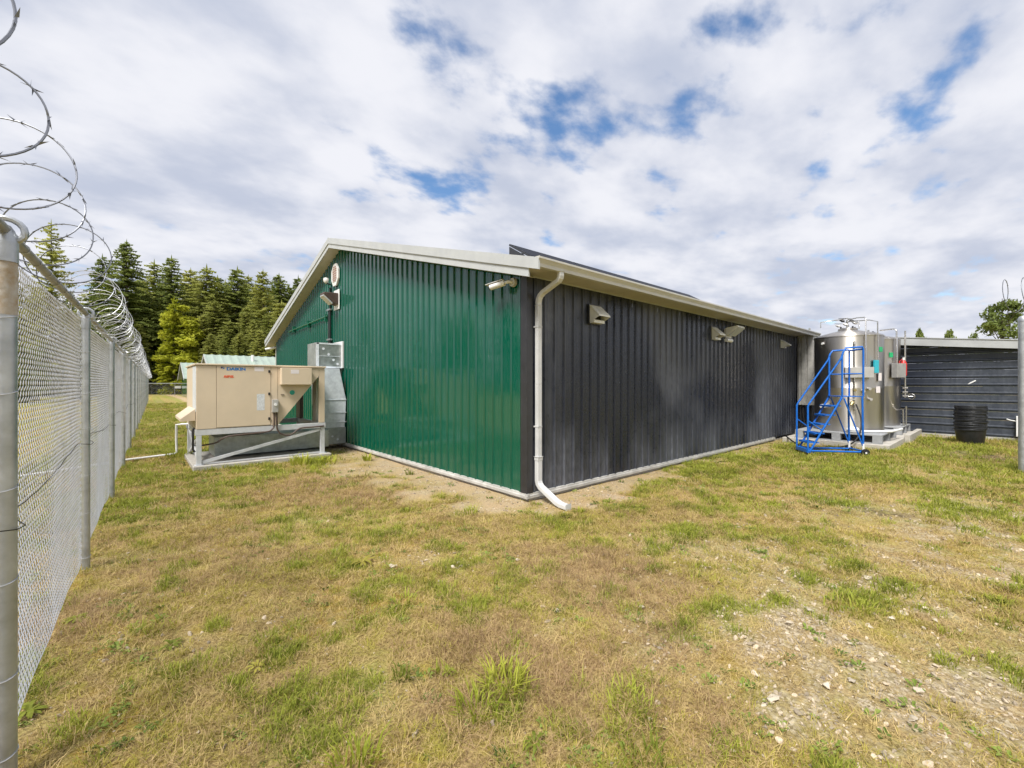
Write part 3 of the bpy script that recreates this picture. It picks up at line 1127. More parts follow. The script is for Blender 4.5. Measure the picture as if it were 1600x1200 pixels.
MB().tube([(GW, 13.18, 4.70), (GW - .14, 13.18, 4.72), (GW - .16, 13.18, 4.80)], .022, 8).build('arm', 'conduit_black', t, smooth=40)
MB().lathe((GW - .16, 13.18, 4.76), [(.02, .13), (.07, .11), (.08, .06), (.07, .0), (.03, -.04)], 14).build('dome', 'white_paint', t, smooth=50)
t = thing('bullet_camera', 'small white camera under the far left eave of the gable', 'camera', (CX, LY + .08, EAVE - .1))
MB().box((CX - .12, LY - .06, EAVE - .13), (CX - .02, LY + .10, EAVE - .05)).build('base', 'white_paint', t, bevel=.01)
MB().cyl((CX - .10, LY + .08, EAVE - .10), (CX - .34, LY + .28, EAVE - .16), .05, n=12).build('body', 'white_paint', t, smooth=40)

# bullet camera by the near corner
t = thing('bullet_camera', 'white bullet camera on a round mount near the black corner trim', 'camera', (GW, 4.97, 3.27))
MB().cyl((GW, 4.965, 3.31), (GW - .045, 4.965, 3.31), .072, .065, 20).build('mount', 'gutter_cream', t, smooth=40)
MB().tube([(GW - .04, 4.965, 3.31), (GW - .085, 4.985, 3.315), (GW - .10, 5.03, 3.31), (GW - .11, 5.07, 3.305)], .026, 10).build('joint', 'white_paint', t, smooth=40)
b0, b1 = Vector((GW - .105, 5.06, 3.308)), Vector((GW - .215, 5.28, 3.255))
body = MB().cyl(b0, b1, .047, n=18).build('body', 'white_paint', t, smooth=40)
dr = (b1 - b0).normalized()
MB().cyl(b1, b1 + dr * .012, .043, n=18).build('lens', 'lens_dark', body, smooth=40)
MB().bar(b0 + dr * .02 + Vector((0, 0, .052)), b1 + dr * .07 + Vector((0, 0, .052)), .10, .008).build('sun_shield', 'white_paint', t, bevel=.003)

# ------------------------------------------------------------------ fittings on the black wall
BWF = CY - .028


def hood_vent(xc, zc, label, w=.31, h=.31, out=.21):
    t = thing('hood_vent', label, 'vent', (xc, BWF, zc - h / 2), 'hood vents on the black wall')
    y0 = BWF
    MB().box((xc - w / 2 - .02, y0 - .012, zc - h / 2 - .02), (xc + w / 2 + .02, y0, zc + h / 2 + .02)).build('flange', 'black_trim', t)
    mb = MB()
    a = [(y0 - .012, zc + h / 2), (y0 - out, zc - .03), (y0 - out, zc - .055), (y0 - .012, zc + h / 2 - .03)]
    mb.prism([(xc - w / 2, p, q) for p, q in a], (w, 0, 0))
    mb.build('hood_top', 'hood_grey', t)
    for s in (-1, 1):
        xs = xc + s * (w / 2 - .004)
        MB().prism([(xs, y0 - .012, zc + h / 2 - .035), (xs, y0 - out + .004, zc - .058), (xs, y0 - .10, zc - h / 2 + .05), (xs, y0 - .012, zc - h / 2)], (.004, 0, 0)).build('cheek', 'hood_grey', t)
    MB().box((xc - w / 2 + .01, y0 - .10, zc - h / 2), (xc + w / 2 - .01, y0 - .012, zc - h / 2 + .05)).build('damper', 'hood_grey', t)
    return t


hood_vent(5.98, 2.95, 'grey hood vent on the black wall nearest the downspout')
hood_vent(10.62, 2.98, 'grey hood vent directly beside the flood light on the black wall')
hood_vent(15.45, 3.02, 'grey hood vent at the far end of the black wall near the tanks', .26, .26, .24)
t = thing('flood_light', 'white flood light on the black wall with a tilted head', 'flood light', (11.35, BWF, 2.85))
MB().box((11.18, BWF - .05, 2.92), (11.52, BWF, 3.14)).build('back_box', 'white_paint', t, bevel=.006)
MB().prism([(11.14, BWF - .05, 3.16), (11.14, BWF - .34, 3.20), (11.14, BWF - .36, 3.16), (11.14, BWF - .12, 2.98), (11.14, BWF - .05, 2.98)], (.42, 0, 0)).build('hood', 'hood_grey', t, bevel=.01)
MB().prism([(11.16, BWF - .356, 3.152), (11.16, BWF - .126, 2.976), (11.16, BWF - .135, 2.962), (11.16, BWF - .368, 3.138)], (.38, 0, 0)).build('lens', 'lens_glass', t)
MB().cyl((11.10, BWF - .09, 2.85), (11.42, BWF - .09, 2.85), .045, n=14).build('sensor', 'white_paint', t, smooth=40)

# ribbed white line cover standing out from the far end of the black wall
t = thing('line_cover', 'tall white fluted pipe cover where the black wall meets the tanks', 'pipe cover', (16.9, 4.4, 1.05))
mb = MB()
pf = [(4.64, 0), (4.64, -.02), (4.585, -.06), (4.56, -.02), (4.535, -.02), (4.51, -.07), (4.39, -.07), (4.365, -.03), (4.345, -.03), (4.325, -.08), (4.17, -.08), (4.17, .16), (4.64, .16)]
mb.prism([(16.95 + b_, a, 1.05) for a, b_ in pf], (0, 0, 2.30))
mb.build('cover', 'flashing_white', t)
for q in (4.30, 4.42):
    MB().cyl((16.97, q, 3.34), (16.97, q, 3.62 if q < 4.4 else 3.50), .03, n=10).build('pipe_stub', 'stainless_pipe' if q < 4.4 else 'pvc_white', t, smooth=40)
for q, zb in ((4.26, .18), (4.36, .22), (4.47, .16), (4.56, .2)):
    MB().tube([(17.0, q, 1.06), (17.0 + random.uniform(-.05, .05), q + .02, .8), (16.9, q - .04, .45), (16.9, q + random.uniform(-.1, .1), zb)], .035, 8).build('hose', 'black_rubber', t, smooth=50)

# ------------------------------------------------------------------ rooftop-type air handler on its stand
UX0, UX1, UY0, UY1 = .91, 3.42, 10.80, 12.9
UZ0, UZ1 = .82, 2.15
t = thing('concrete_pad', 'low concrete pad under the beige air handler', 'concrete pad', (2.2, 11.8, 0))
MB().box((UX0 - .06, UY0 - .12, -.06), (UX1 + .12, UY1 + .1, .085)).build('slab', 'concrete', t, bevel=.012)
st = thing('equipment_stand', 'light grey steel frame carrying the beige air handler', 'stand', (2.2, 11.8, .085))
for lx in (UX0 + .045, UX1 - .045):
    for ly in (UY0 + .045, UY1 - .045):
        MB().box((lx - .045, ly - .045, .086), (lx + .045, ly + .045, UZ0 - .125)).build('leg', 'frame_grey', st, bevel=.004)
        MB().box((lx - .075, ly - .075, .0855), (lx + .075, ly + .075, .0955)).build('foot_plate', 'frame_grey', st)
for yy in (UY0 + .045, UY1 - .045):
    MB().box((UX0 - .02, yy - .045, UZ0 - .123), (UX1 + .02, yy + .045, UZ0 - .003)).build('top_beam', 'frame_grey', st, bevel=.004)
for xx in (UX0 + .045, 2.15, UX1 - .045):
    MB().box((xx - .04, UY0 + .092, UZ0 - .12), (xx + .04, UY1 - .092, UZ0 - .004)).build('cross_beam', 'frame_grey', st)
MB().bar((UX0 + .10, UY0 + .045, .14), (UX1 - .10, UY0 + .045, UZ0 - .16), .05, .06, (0, 0, 1)).build('brace', 'frame_grey', st)
MB().bar((UX0 + .045, UY0 + .10, .14), (UX0 + .045, UY1 - .10, UZ0 - .16), .05, .05).build('brace', 'frame_grey', st)
MB().bar((UX0 + .045, UY1 - .10, .14), (UX0 + .045, UY0 + .10, UZ0 - .16), .045, .045).build('brace', 'frame_grey', st)
MB().box((UX0 + .10, UY0 + .03, .0965), (UX1 - .10, UY0 + .075, .125)).build('sill_rail', 'frame_grey', st)

hv = thing('air_handler', 'beige packaged air handler cabinet with blue brand lettering', 'air conditioner', (2.2, 11.8, UZ0))
XA, XB, XC, XD = UX0 + .34, 2.26, 2.40, UX1
f0 = UY0
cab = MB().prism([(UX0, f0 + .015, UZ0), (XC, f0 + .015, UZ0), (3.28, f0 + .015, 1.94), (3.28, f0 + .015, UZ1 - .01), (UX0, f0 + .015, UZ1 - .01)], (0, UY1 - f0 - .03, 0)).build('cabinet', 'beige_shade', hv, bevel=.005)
# face panels stand proud of the carcass
MB().box((UX0 + .004, f0 - .004, UZ0 + .004), (XA - .004, f0 + .014, UZ1 - .02)).build('side_panel', 'beige_paint', hv, bevel=.003)
door = MB().box((XA + .004, f0 - .008, UZ0 + .02), (XB - .004, f0 + .014, UZ1 - .02)).build('door', 'beige_paint', hv, bevel=.004)
MB().box((XB + .004, f0 - .004, UZ0 + .004), (XC - .004, f0 + .014, UZ1 - .02)).build('mullion_panel', 'beige_paint', hv, bevel=.003)
MB().prism([(XC + .004, f0 + .014, UZ0 + .004), (3.288, f0 + .014, 1.945), (3.288, f0 + .014, UZ1 - .02), (XC + .004, f0 + .014, UZ1 - .02)], (0, -.016, 0)).build('hood_side', 'beige_paint', hv)
MB().box((3.292, f0 + .0, UZ0 + .004), (UX1, f0 + .06, UZ1 - .02)).build('corner_post', 'beige_paint', hv, bevel=.003)
MB().box((3.31, f0 + .30, UZ0 + .004), (3.40, f0 + .60, 1.92)).build('filter_bank', 'soffit_tan', hv)
MB().box((3.31, UY1 - .4, UZ0 + .004), (3.40, UY1 - .05, 1.92)).build('filter_bank', 'conduit_brown', hv)
MB().prism([(UX0 - .03, f0 - .03, UZ1 - .012), (UX1 + .02, f0 - .03, UZ1 - .012), (UX1 + .02, UY1 + .03, UZ1 - .012), (UX0 - .03, UY1 + .03, UZ1 - .012)], (0, 0, .035)).build('roof_lid', 'beige_paint', hv, bevel=.006)
# end face fittings (towards the fence)
for k, (ya, yb) in enumerate(((f0 + .03, f0 + .7), (f0 + .71, f0 + 1.4), (f0 + 1.41, UY1 - .03))):
    MB().box((UX0 - .006, ya, UZ0 + .36), (UX0 - .0005, yb, UZ1 - .03)).build('end_panel', 'sticker_pale' if k == 0 else 'beige_paint', hv, bevel=.003)
MB().prism([(UX0 - .007, f0 + .10, UZ0 + .42), (UX0 - .25, f0 + .10, UZ0 + .22), (UX0 - .25, f0 + .10, UZ0 + .17), (UX0 - .007, f0 + .10, UZ0 + .18)], (0, 1.5, 0)).build('intake_hood', 'beige_paint', hv)
# control box
cb = MB().box((2.44, f0 - .17, 1.735), (3.08, f0 - .003, UZ1 - .035)).build('control_box', 'beige_paint', hv, bevel=.006)
MB().box((2.63, f0 - .172, 1.985), (2.80, f0 - .1702, 2.075)).build('label_plate', 'sticker_white', cb)
# latches, stickers, lettering
for zc in (2.03, 1.53, .98):
    MB().box((XB - .055, f0 - .030, zc - .03), (XB - .018, f0 - .0085, zc + .03)).build('latch', 'black_plastic', door, bevel=.008)
MB().box((2.03 - .09, f0 - .0095, 2.03), (2.03 + .09, f0 - .0083, 2.125)).build('label_plate', 'sticker_white', door)
MB().box((1.985, f0 - .0095, 1.17), (2.135, f0 - .0083, 1.53)).build('rating_plate', 'sticker_pale', door)
MB().cyl((2.70, f0 - .0025, 1.555), (2.70, f0 - .0045, 1.555), .055, n=24).build('round_sticker', 'teal_sticker', hv)
MB().box((2.46, f0 - .02, 1.505), (2.53, f0 - .0025, 1.515)).build('handle', 'conduit_brown', hv)
lettering('lettering', 'DAIKIN', 'blue_lettering', hv, (1.425, f0 - .0095, 2.042), .085, bold=.004, sx_=1.22)
MB().prism([(1.325, f0 - .0085, 2.112), (1.385, f0 - .0085, 2.112), (1.325, f0 - .0085, 2.07)], (0, -.0015, 0)).build('emblem', 'navy_lettering', door)
MB().prism([(1.345, f0 - .0085, 2.066), (1.388, f0 - .0085, 2.105), (1.388, f0 - .0085, 2.066)], (0, -.0015, 0)).build('emblem', 'blue_lettering', door)
lettering('lettering', 'REBEL', 'orange_lettering', hv, (1.375, f0 - .0095, 1.885), .065, bold=.004, shear=.2, sx_=1.05)
# disconnect switch and its conduits
dsw = MB().box((2.275, f0 - .09, 1.115), (2.395, f0 - .0045, 1.40)).build('disconnect_switch', 'grey_box', hv, bevel=.006)
MB().cyl((2.335, f0 - .09, 1.29), (2.335, f0 - .115, 1.29), .03, n=12).build('knob', 'white_paint', dsw, smooth=40)
for xq, pth in ((2.315, [(2.315, f0 - .05, 1.12), (2.315, f0 - .05, .83), (2.28, f0 - .055, .75), (2.15, f0 - .055, .69), (1.5, f0 - .055, .655), (1.35, f0 - .02, .60), (1.25, f0 + .2, .50), (1.0, f0 + .35, .45)]), (2.365, [(2.365, f0 - .05, 1.12), (2.37, f0 - .05, .80), (2.42, f0 - .055, .66), (2.55, f0 - .055, .585), (2.68, f0 - .055, .60), (2.85, f0 - .055, .72), (3.15, f0 - .055, .735), (3.4, f0 + .0, .74)])):
    P = [Vector(p) for p in pth]
    out = []
    for i in range(len(P) - 1):
        a, b_, c_, d_ = P[max(i - 1, 0)], P[i], P[i + 1], P[min(i + 2, len(P) - 1)]
        for s in range(5):
            u = s / 5
            out.append(0.5 * ((2 * b_) + (c_ - a) * u + (2 * a - 5 * b_ + 4 * c_ - d_) * u * u + (-a + 3 * b_ - 3 * c_ + d_) * u ** 3))
    out.append(P[-1])
    MB().tube(out, .017, 8).build('cable', 'conduit_brown', hv, smooth=50)

# ducts: low trunk, riser, top box
dt = thing('supply_duct', 'galvanized duct running from under the air handler up to the green wall', 'duct', (3.9, 12.2, .1))
D0 = 12.0
MB().box((3.79, D0, .12), (4.36, D0 + .85, .56)).build('duct_box', 'galv_duct_dull', dt, bevel=.004)
ris = MB().prism([(3.79, D0, .562), (4.33, D0, .562), (4.37, D0, 1.31), (4.19, D0, 2.17), (3.70, D0, 2.17), (3.72, D0, 1.2)], (0, .85, 0)).build('riser', 'galv_duct', dt, bevel=.004)
for za in (1.31, .96, .70):
    MB().box((3.775, D0 - .012, za), (4.37, D0 - .001, za + .018)).build('seam', 'galv_duct', ris)
tb = MB().box((3.68, 12.30, 2.19), (4.37, 13.12, 2.885)).build('top_box', 'galv_duct_dull', dt, bevel=.004)
for q, (ya, za) in enumerate(((12.30, 2.84), (12.30, 2.195))):
    MB().box((3.675, 12.288, za), (4.34, 12.299, za + .04)).build('flange', 'galv_duct', tb)
MB().box((3.668, 12.288, 2.195), (3.74, 12.2995, 2.884)).build('flange', 'galv_duct', tb)
MB().box((3.742, 12.290, 2.515), (4.30, 12.2993, 2.525)).build('crease', 'galv_duct', tb)
for px_, pz_ in ((3.86, 2.72), (4.0, 2.57), (4.13, 2.42), (4.24, 2.31)):
    MB().cyl((px_, 12.2985, pz_), (px_, 12.294, pz_), .035, n=12).build('insulation_pin', 'galv_duct', tb)
for px_, pz_ in ((4.0, .33), (4.14, .24), (3.88, .44)):
    MB().cyl((px_, 11.999, pz_), (px_, 11.994, pz_), .03, n=12).build('insulation_pin', 'galv_duct', dt)
MB().box((4.34, 12.20, 2.2), (4.375, 13.2, 2.95)).build('wall_flange', 'white_paint', dt)
MB().box((1.30, 11.55, .13), (3.76, 12.55, .56)).build('trunk', 'galv_duct_dull', dt, bevel=.004)
for xq in (1.9, 2.6, 3.2):
    MB().box((xq, 11.535, .128), (xq + .02, 11.549, .565)).build('seam', 'galv_duct_dull', dt)

# white drain line from the unit to the fence and out below the mesh
dp = [(UX0 + .02, 12.75, .80), (UX0 - .10, 12.80, .80), (UX0 - .20, 12.95, .78), (UX0 - .20, 13.0, .42), (UX0 - .19, 13.0, .12), (UX0 - .25, 13.0, .085), (-.25, 12.85, .06), (-1.2, 12.2, .05), (-3.0, 11.0, .05)]
drain = MB().tube(dp, .024, 10).build('drain_pipe', 'pvc_white', smooth=60)
tag(drain, 'white plastic drain pipe crossing the lawn from the air handler to the fence', 'pipe')
mb = MB().tube([(UX0 - .03, f0 + .06, .86), (UX0 - .05, f0 + .06, .80), (UX0 - .05, f0 + .05, .42), (UX0 - .02, f0 + .05, .36)], .02, 8)
tag(mb.build('drain_hose', 'black_rubber', smooth=50), 'short black hose at the left end of the air handler stand', 'hose')

# ------------------------------------------------------------------ tanks on pallets
t = thing('tank_slab', 'concrete slab carrying both stainless tanks', 'concrete slab', (17.5, 3.2, 0))
MB().box((14.78, 1.98, -.08), (20.0, 4.45, .14)).build('slab', 'concrete', t, bevel=.015)
MB().box((17.3, 1.85, -.08), (20.0, 1.978, .23)).build('curb', 'concrete', t, bevel=.012)


def pallet(x0, y0, x1, y1, label):
    t = thing('pallet', label, 'pallet', ((x0 + x1) / 2, (y0 + y1) / 2, .141), 'grey pallets under the tanks')
    z0, z1 = .142, .385
    MB().box((x0, y0, z1 - .035), (x1, y1, z1)).build('deck', 'pallet_grey', t, bevel=.006)
    n = 3
    for i in range(n):
        for j in range(n):
            bx = x0 + (x1 - x0 - .2) * i / (n - 1)
            by = y0 + (y1 - y0 - .2) * j / (n - 1)
            MB().box((bx, by, z0 + .022), (bx + .2, by + .2, z1 - .036)).build('block', 'pallet_grey', t, bevel=.005)
    for i in range(n):
        bx = x0 + (x1 - x0 - .2) * i / (n - 1)
        MB().box((bx, y0, z0), (bx + .2, y1, z0 + .021)).build('runner', 'pallet_grey', t)
    return t


pallet(14.92, 2.15, 17.25, 4.15, 'grey plastic pallet under the front stainless tank')
pallet(18.10, 2.13, 20.0, 4.15, 'grey plastic pallet under the rear stainless tank')


def tank(cx_, cy_, r, ztop, label):
    t = thing('storage_tank', label, 'tank', (cx_, cy_, .386), 'stainless storage tanks')
    zb = .387
    h = ztop - zb
    prof = [(r - .03, 0), (r - .01, .015), (r, .04), (r, h * .44), (r + .006, h * .445), (r + .006, h * .452), (r, h * .457), (r, h - .06), (r + .012, h - .055), (r + .012, h - .03), (r - .01, h), (r * .8, h + .06), (r * .3, h + .17), (.22, h + .19)]
    MB().lathe((cx_, cy_, zb), prof, 56).build('shell', 'stainless', t, smooth=35)
    mw = MB().lathe((cx_, cy_, zb), [(.24, h + .182), (.24, h + .23), (.20, h + .25), (.05, h + .26)], 24).build('manway', 'stainless', t, smooth=35)
    MB().cyl((cx_, cy_, zb + h + .255), (cx_, cy_, zb + h + .36), .03, n=10).build('valve_stem', 'stainless_pipe', mw, smooth=40)
    for k in range(4):
        a = R(45 + 90 * k)
        MB().cyl((cx_ + .2 * math.cos(a), cy_ + .2 * math.sin(a), zb + h + .22), (cx_ + .2 * math.cos(a), cy_ + .2 * math.sin(a), zb + h + .29), .022, n=8).build('clamp_knob', 'black_plastic', mw, smooth=40)
    return t


TK = (16.08, 3.10, .83, 3.17)
TK2 = (19.10, 3.11, .83, 3.26)
tk1 = tank(*TK, 'front stainless steel tank behind the blue ladder')
tk2 = tank(*TK2, 'rear stainless steel tank half hidden by the front one')


def on_tank(tk, bearing, z, out=0.0):
    """point on the tank skin; bearing in degrees from -X (towards the camera), positive to the photo's right"""
    a = R(180 + bearing)
    return Vector((tk[0] + (tk[2] + out) * math.cos(a), tk[1] + (tk[2] + out) * math.sin(a), z))


def skin_box(tk, name, bearing, z0, z1, w, out, material, parent, gap=.0, bevel=.004):
    a = R(180 + bearing)
    n = Vector((math.cos(a), math.sin(a), 0))
    s = Vector((-n.y, n.x, 0))
    c = Vector((tk[0], tk[1], 0)) + n * (tk[2] + gap)
    p = [c + s * (-w / 2) + Vector((0, 0, z0)), c + s * (w / 2) + Vector((0, 0, z0)), c + s * (w / 2) + n * out + Vector((0, 0, z0)), c + s * (-w / 2) + n * out + Vector((0, 0, z0))]
    return MB().prism(p, (0, 0, z1 - z0)).build(name, material, parent, bevel=bevel)


# fittings on the front tank
skin_box(TK, 'gauge_box', 27, 1.93, 2.22, .66, .12, 'grey_box', tk1, gap=-.02)
skin_box(TK, 'panel_label', 56, 2.06, 2.42, .14, .05, 'cyan_label', tk1, gap=.02)
skin_box(TK, 'notice', 66, 1.84, 2.06, .10, .03, 'sticker_white', tk1, gap=.02)
skin_box(TK, 'notice', 64, 1.50, 1.68, .15, .012, 'sticker_white', tk1, gap=.002)
skin_box(TK, 'green_tag', 72, 2.66, 2.80, .16, .012, 'green_paint', tk1, gap=.002)
tp = [[on_tank(TK, -52, 3.45, -.1), on_tank(TK, -52, 3.62, -.1), on_tank(TK, -40, 3.65, -.4), (TK[0], TK[1], 3.72)],
      [(TK[0], TK[1], 3.68), on_tank(TK, 35, 3.66, -.3), on_tank(TK, 38, 3.63, -.02), on_tank(TK, 38, 3.55, .04), on_tank(TK, 38, 2.25, .05)],
      [(TK[0], TK[1], 3.62), on_tank(TK, 60, 3.58, -.2), on_tank(TK, 60, 3.5, .04), on_tank(TK, 60, 2.45, .05)],
      [on_tank(TK, 26, 3.50, -.25), on_tank(TK, 28, 3.50, -.02), on_tank(TK, 28, 3.3, .03)]]
for P in tp:
    MB().tube(P, .016, 8).build('pipe', 'stainless_pipe', tk1, smooth=50)
mb = MB()
vh = thing('valve_cluster', 'dark cluster of valves on the lid of the front tank', 'valve', (TK[0] - .05, TK[1], 3.6))
for dx_, dy_, dz_ in ((0, .12, .15), (.1, -.1, .13), (-.1, .02, .02), (.02, .22, .0), (-.06, -.2, .04)):
    c = Vector((TK[0] - .1 + dx_, TK[1] + dy_, 3.50 + dz_))
    MB().tube([c - Vector((0, .06, .02)), c, c + Vector((0, .06, .03))], [.02, .04, .02], 8).build('valve_body', 'black_plastic' if dz_ > .1 else 'grey_box', vh, smooth=40)
    MB().bar(c + Vector((-.01, -.09, .06)), c + Vector((.01, .09, .08)), .02, .012).build('lever', 'black_plastic', vh)
MB().cyl((TK[0] - .1, TK[1], 3.40), (TK[0] - .1, TK[1], 3.66), .025, n=8).build('riser', 'stainless_pipe', vh, smooth=40)
# lower outlet, brass valve, sight tube
MB().tube([on_tank(TK, 20, 2.95, .01), on_tank(TK, 20, 2.95, .08), on_tank(TK, 20, 1.0, .08)], .018, 8).build('sight_tube', 'stainless_pipe', tk1, smooth=50)
for zz_ in (2.9, 1.58):
    MB().tube([on_tank(TK, 21, zz_, -.01), on_tank(TK, 21, zz_, .12)], .035, 10).build('nozzle', 'brass' if zz_ < 2 else 'grey_box', tk1, smooth=50)
MB().tube([on_tank(TK, 17, 1.22, -.01), on_tank(TK, 17, 1.22, .14), on_tank(TK, 15, 1.16, .16)], .04, 10).build('outlet_valve', 'brass', tk1, smooth=50)
MB().bar(on_tank(TK, 12, 1.32, .10), on_tank(TK, 22, 1.32, .10), .03, .03).build('valve_bar', 'grey_box', tk1)
MB().tube([on_tank(TK, -28, 1.10, -.01), on_tank(TK, -28, 1.10, .15)], .06, 12).build('outlet_port', 'white_paint', tk1, smooth=50)
for bq, zq in ((34, 1.55), (44, 1.62), (46, 1.32)):
    MB().tube([on_tank(TK, bq, zq, -.01), on_tank(TK, bq, zq, .07)], .04, 10).build('fitting', 'grey_box', tk1, smooth=50)
MB().tube([on_tank(TK, -34, 2.95, -.01), on_tank(TK, -34, 2.95, .03)], .035, 10).build('fitting', 'white_paint', tk1, smooth=50)
# rear tank fittings
skin_box(TK2, 'control_box', 64, 1.96, 2.42, .40, .16, 'grey_box', tk2, gap=.02)
skin_box(TK2, 'green_pipe_tag', 52, 2.62, 2.78, .12, .02, 'green_paint', tk2, gap=.0)
for P in ([on_tank(TK2, 62, 3.56, -.45), on_tank(TK2, 62, 3.56, 0), on_tank(TK2, 62, 3.48, .06), on_tank(TK2, 62, 2.42, .07)],
          [on_tank(TK2, 88, 3.50, .12), on_tank(TK2, 88, 1.30, .12)],
          [on_tank(TK2, 70, .90, -.01), on_tank(TK2, 70, .92, .16), on_tank(TK2, 70, .35, .18)],
          [on_tank(TK2, 90, 1.02, .14), on_tank(TK2, 90, .34, .14), on_tank(TK2, 55, .32, .2)]):
    MB().tube(P, .024, 8).build('pipe', 'stainless_pipe', tk2, smooth=50)
for zq in (1.62, 1.48, 1.36):
    MB().cyl(on_tank(TK2, 88, zq, .06), on_tank(TK2, 88, zq, .19), .035, n=10).build('valve_body', 'stainless_pipe', tk2, smooth=40)
vw = MB().tube([on_tank(TK2, 90, 1.34, .14), on_tank(TK2, 93, 1.34, .30)], .02, 8).build('valve_stem', 'stainless_pipe', tk2, smooth=40)
c = on_tank(TK2, 92, 1.34, .26)
MB().tube([c + Vector((0, .0, 0)) + Vector((.02 * math.cos(a), .085 * math.cos(a), .085 * math.sin(a))) for a in np.linspace(0, 2 * math.pi, 14)[:-1]], .014, 6, closed=True).build('hand_wheel', 'stainless_pipe', vw, smooth=50)
t = thing('fire_extinguisher', 'red extinguisher bottle on the right side of the rear tank', 'extinguisher', (*on_tank(TK2, 80, 2.0, .11)[:2], 2.0))
c = on_tank(TK2, 82, 2.0, .10)
bd = MB().lathe(c, [(.05, 0), (.085, .03), (.085, .43), (.05, .50), (.028, .53)], 18).build('bottle', 'red_paint', t, smooth=40)
MB().cyl(c + Vector((0, 0, .53)), c + Vector((0, 0, .62)), .035, n=10).build('valve_head', 'white_paint', t, smooth=40)
MB().tube([c + Vector((0, .02, .58)), c + Vector((-.06, .09, .5)), c + Vector((-.08, .10, .2)), c + Vector((-.05, .09, .05))], .014, 6).build('hose', 'red_paint', t, smooth=50)

# hoses about the tank feet
P = [on_tank(TK, 14, .46, .06), on_tank(TK, 25, .43, .10), on_tank(TK, 45, .425, .08), on_tank(TK, 62, .425, .12), (15.9, 2.1, .42), (17.0, 2.0, .42)]
tag(MB().tube(P, .035, 10).build('drain_hose', 'pvc_white', smooth=60), 'white hose curling round the foot of the front tank', 'hose')
P = [(15.0, 4.42, .16), (14.2, 4.0, .10), (13.6, 3.6, .06), (13.7, 3.1, .05), (14.5, 2.75, .12), (14.85, 2.6, .42), (15.1, 2.62, .80), (15.22, 2.75, 1.18)]
pts = []
P = [Vector(p) for p in P]
for i in range(len(P) - 1):
    a, b_, c_, d_ = P[max(i - 1, 0)], P[i], P[i + 1], P[min(i + 2, len(P) - 1)]
    for s in range(6):
        u = s / 6
        pts.append(0.5 * ((2 * b_) + (c_ - a) * u + (2 * a - 5 * b_ + 4 * c_ - d_) * u * u + (-a + 3 * b_ - 3 * c_ + d_) * u ** 3))
pts.append(P[-1])
tag(MB().tube(pts, .02, 8).build('supply_hose', 'black_rubber', smooth=60), 'black hose looping from the wall past the blue ladder to the front tank', 'hose')
mb = MB()
mb.lathe((15.12, 2.80, .386), [(.05, 0), (.14, .02), (.16, .09), (.11, .15), (.04, .17)], 18)
tag(mb.build('white_bundle', 'pvc_white', smooth=50), 'white wrapped bundle on the pallet in front of the front tank', 'bundle')

# ------------------------------------------------------------------ blue rolling ladder
LA = Vector((12.49, 3.20, 0))
LT = -.883
LU = Vector((math.cos(LT), math.sin(LT), 0))
LW = Vector((-math.sin(LT), math.cos(LT), 0))
lad = thing('rolling_ladder', 'blue tubular rolling step ladder with a railed platform in front of the tanks', 'ladder', tuple(LA))


def lp(s, w, z):
    return LA + LU * s + LW * w + Vector((0, 0, z))


W_ = .56
PZ = 1.45
PS0, PS1 = .76, 1.22


def ltube(name, pts, r=.018, parent=lad):
    return MB().tube(pts, r * 1.2, 8).build(name, 'ladder_blue', parent, smooth=50)


for w in (0, W_):
    ltube('front_post', [lp(0, w, .03), lp(0, w, 1.20), lp(.02, w, 1.25)])
    ltube('handrail', [lp(.02, w, 1.25), lp(PS0 - .02, w, 2.38), lp(PS0 + .02, w, 2.52), lp(PS0 + .08, w, 2.60 + (.03 if w == 0 else 0)), lp(PS1 - .02, w, 2.62 + (.03 if w == 0 else 0)), lp(PS1, w, 2.60), lp(PS1, w, PZ)])
    ltube('platform_post', [lp(PS0, w, PZ), lp(PS0, w, 2.47)])
    ltube('mid_rail', [lp(PS0, w, 2.0), lp(PS1, w, 2.0)], .012)
    ltube('stringer', [lp(.03, w, .06), lp(PS0, w, PZ - .02)], .02)
    ltube('rear_leg', [lp(PS1 - .02, w, PZ), lp(PS1, w, .12)], .019)
    ltube('base_rail', [lp(0, w, .10), lp(PS1, w, .10)], .019)
    ltube('rear_brace', [lp(PS0 + .04, w, PZ - .05), lp(PS1, w, .22)], .014)
    ltube('guard_bar', [lp(0, w, .85), lp(.32, w, .60)], .013)
    MB().cyl(lp(0, w, 0), lp(0, w, .05), .035, n=10).build('foot', 'black_rubber', lad, smooth=40)
    wl_ = MB()
    wc = lp(PS1 + .02, w - .05 if w == 0 else w + .05, .09)
    wl_.tube([wc - LW * .025, wc - LW * .02, wc + LW * .02, wc + LW * .025], [.07, .09, .09, .07], 20)
    wo = wl_.build('wheel', 'black_rubber', lad, smooth=40)
    MB().cyl(wc - LW * .03, wc + LW * .03, .022, n=10).build('hub', 'white_paint', wo, smooth=40)
    MB().cyl(lp(PS1, w, .12), lp(PS1, w, .30), .026, n=10).build('caster_fork', 'pvc_white', lad, smooth=40)
ltube('cross_tube', [lp(PS1, 0, 2.60), lp(PS1, W_, 2.60)])
ltube('cross_tube', [lp(PS1, 0, 2.0), lp(PS1, W_, 2.0)], .012)
ltube('cross_tube', [lp(PS1, 0, .12), lp(PS1, W_, .12)])
ltube('cross_tube', [lp(0, 0, .12), lp(0, W_, .12)])
ltube('lock_bar', [lp(-.02, .05, .12), lp(.18, .05, .03), lp(.18, W_ - .05, .03), lp(-.02, W_ - .05, .12)], .016)
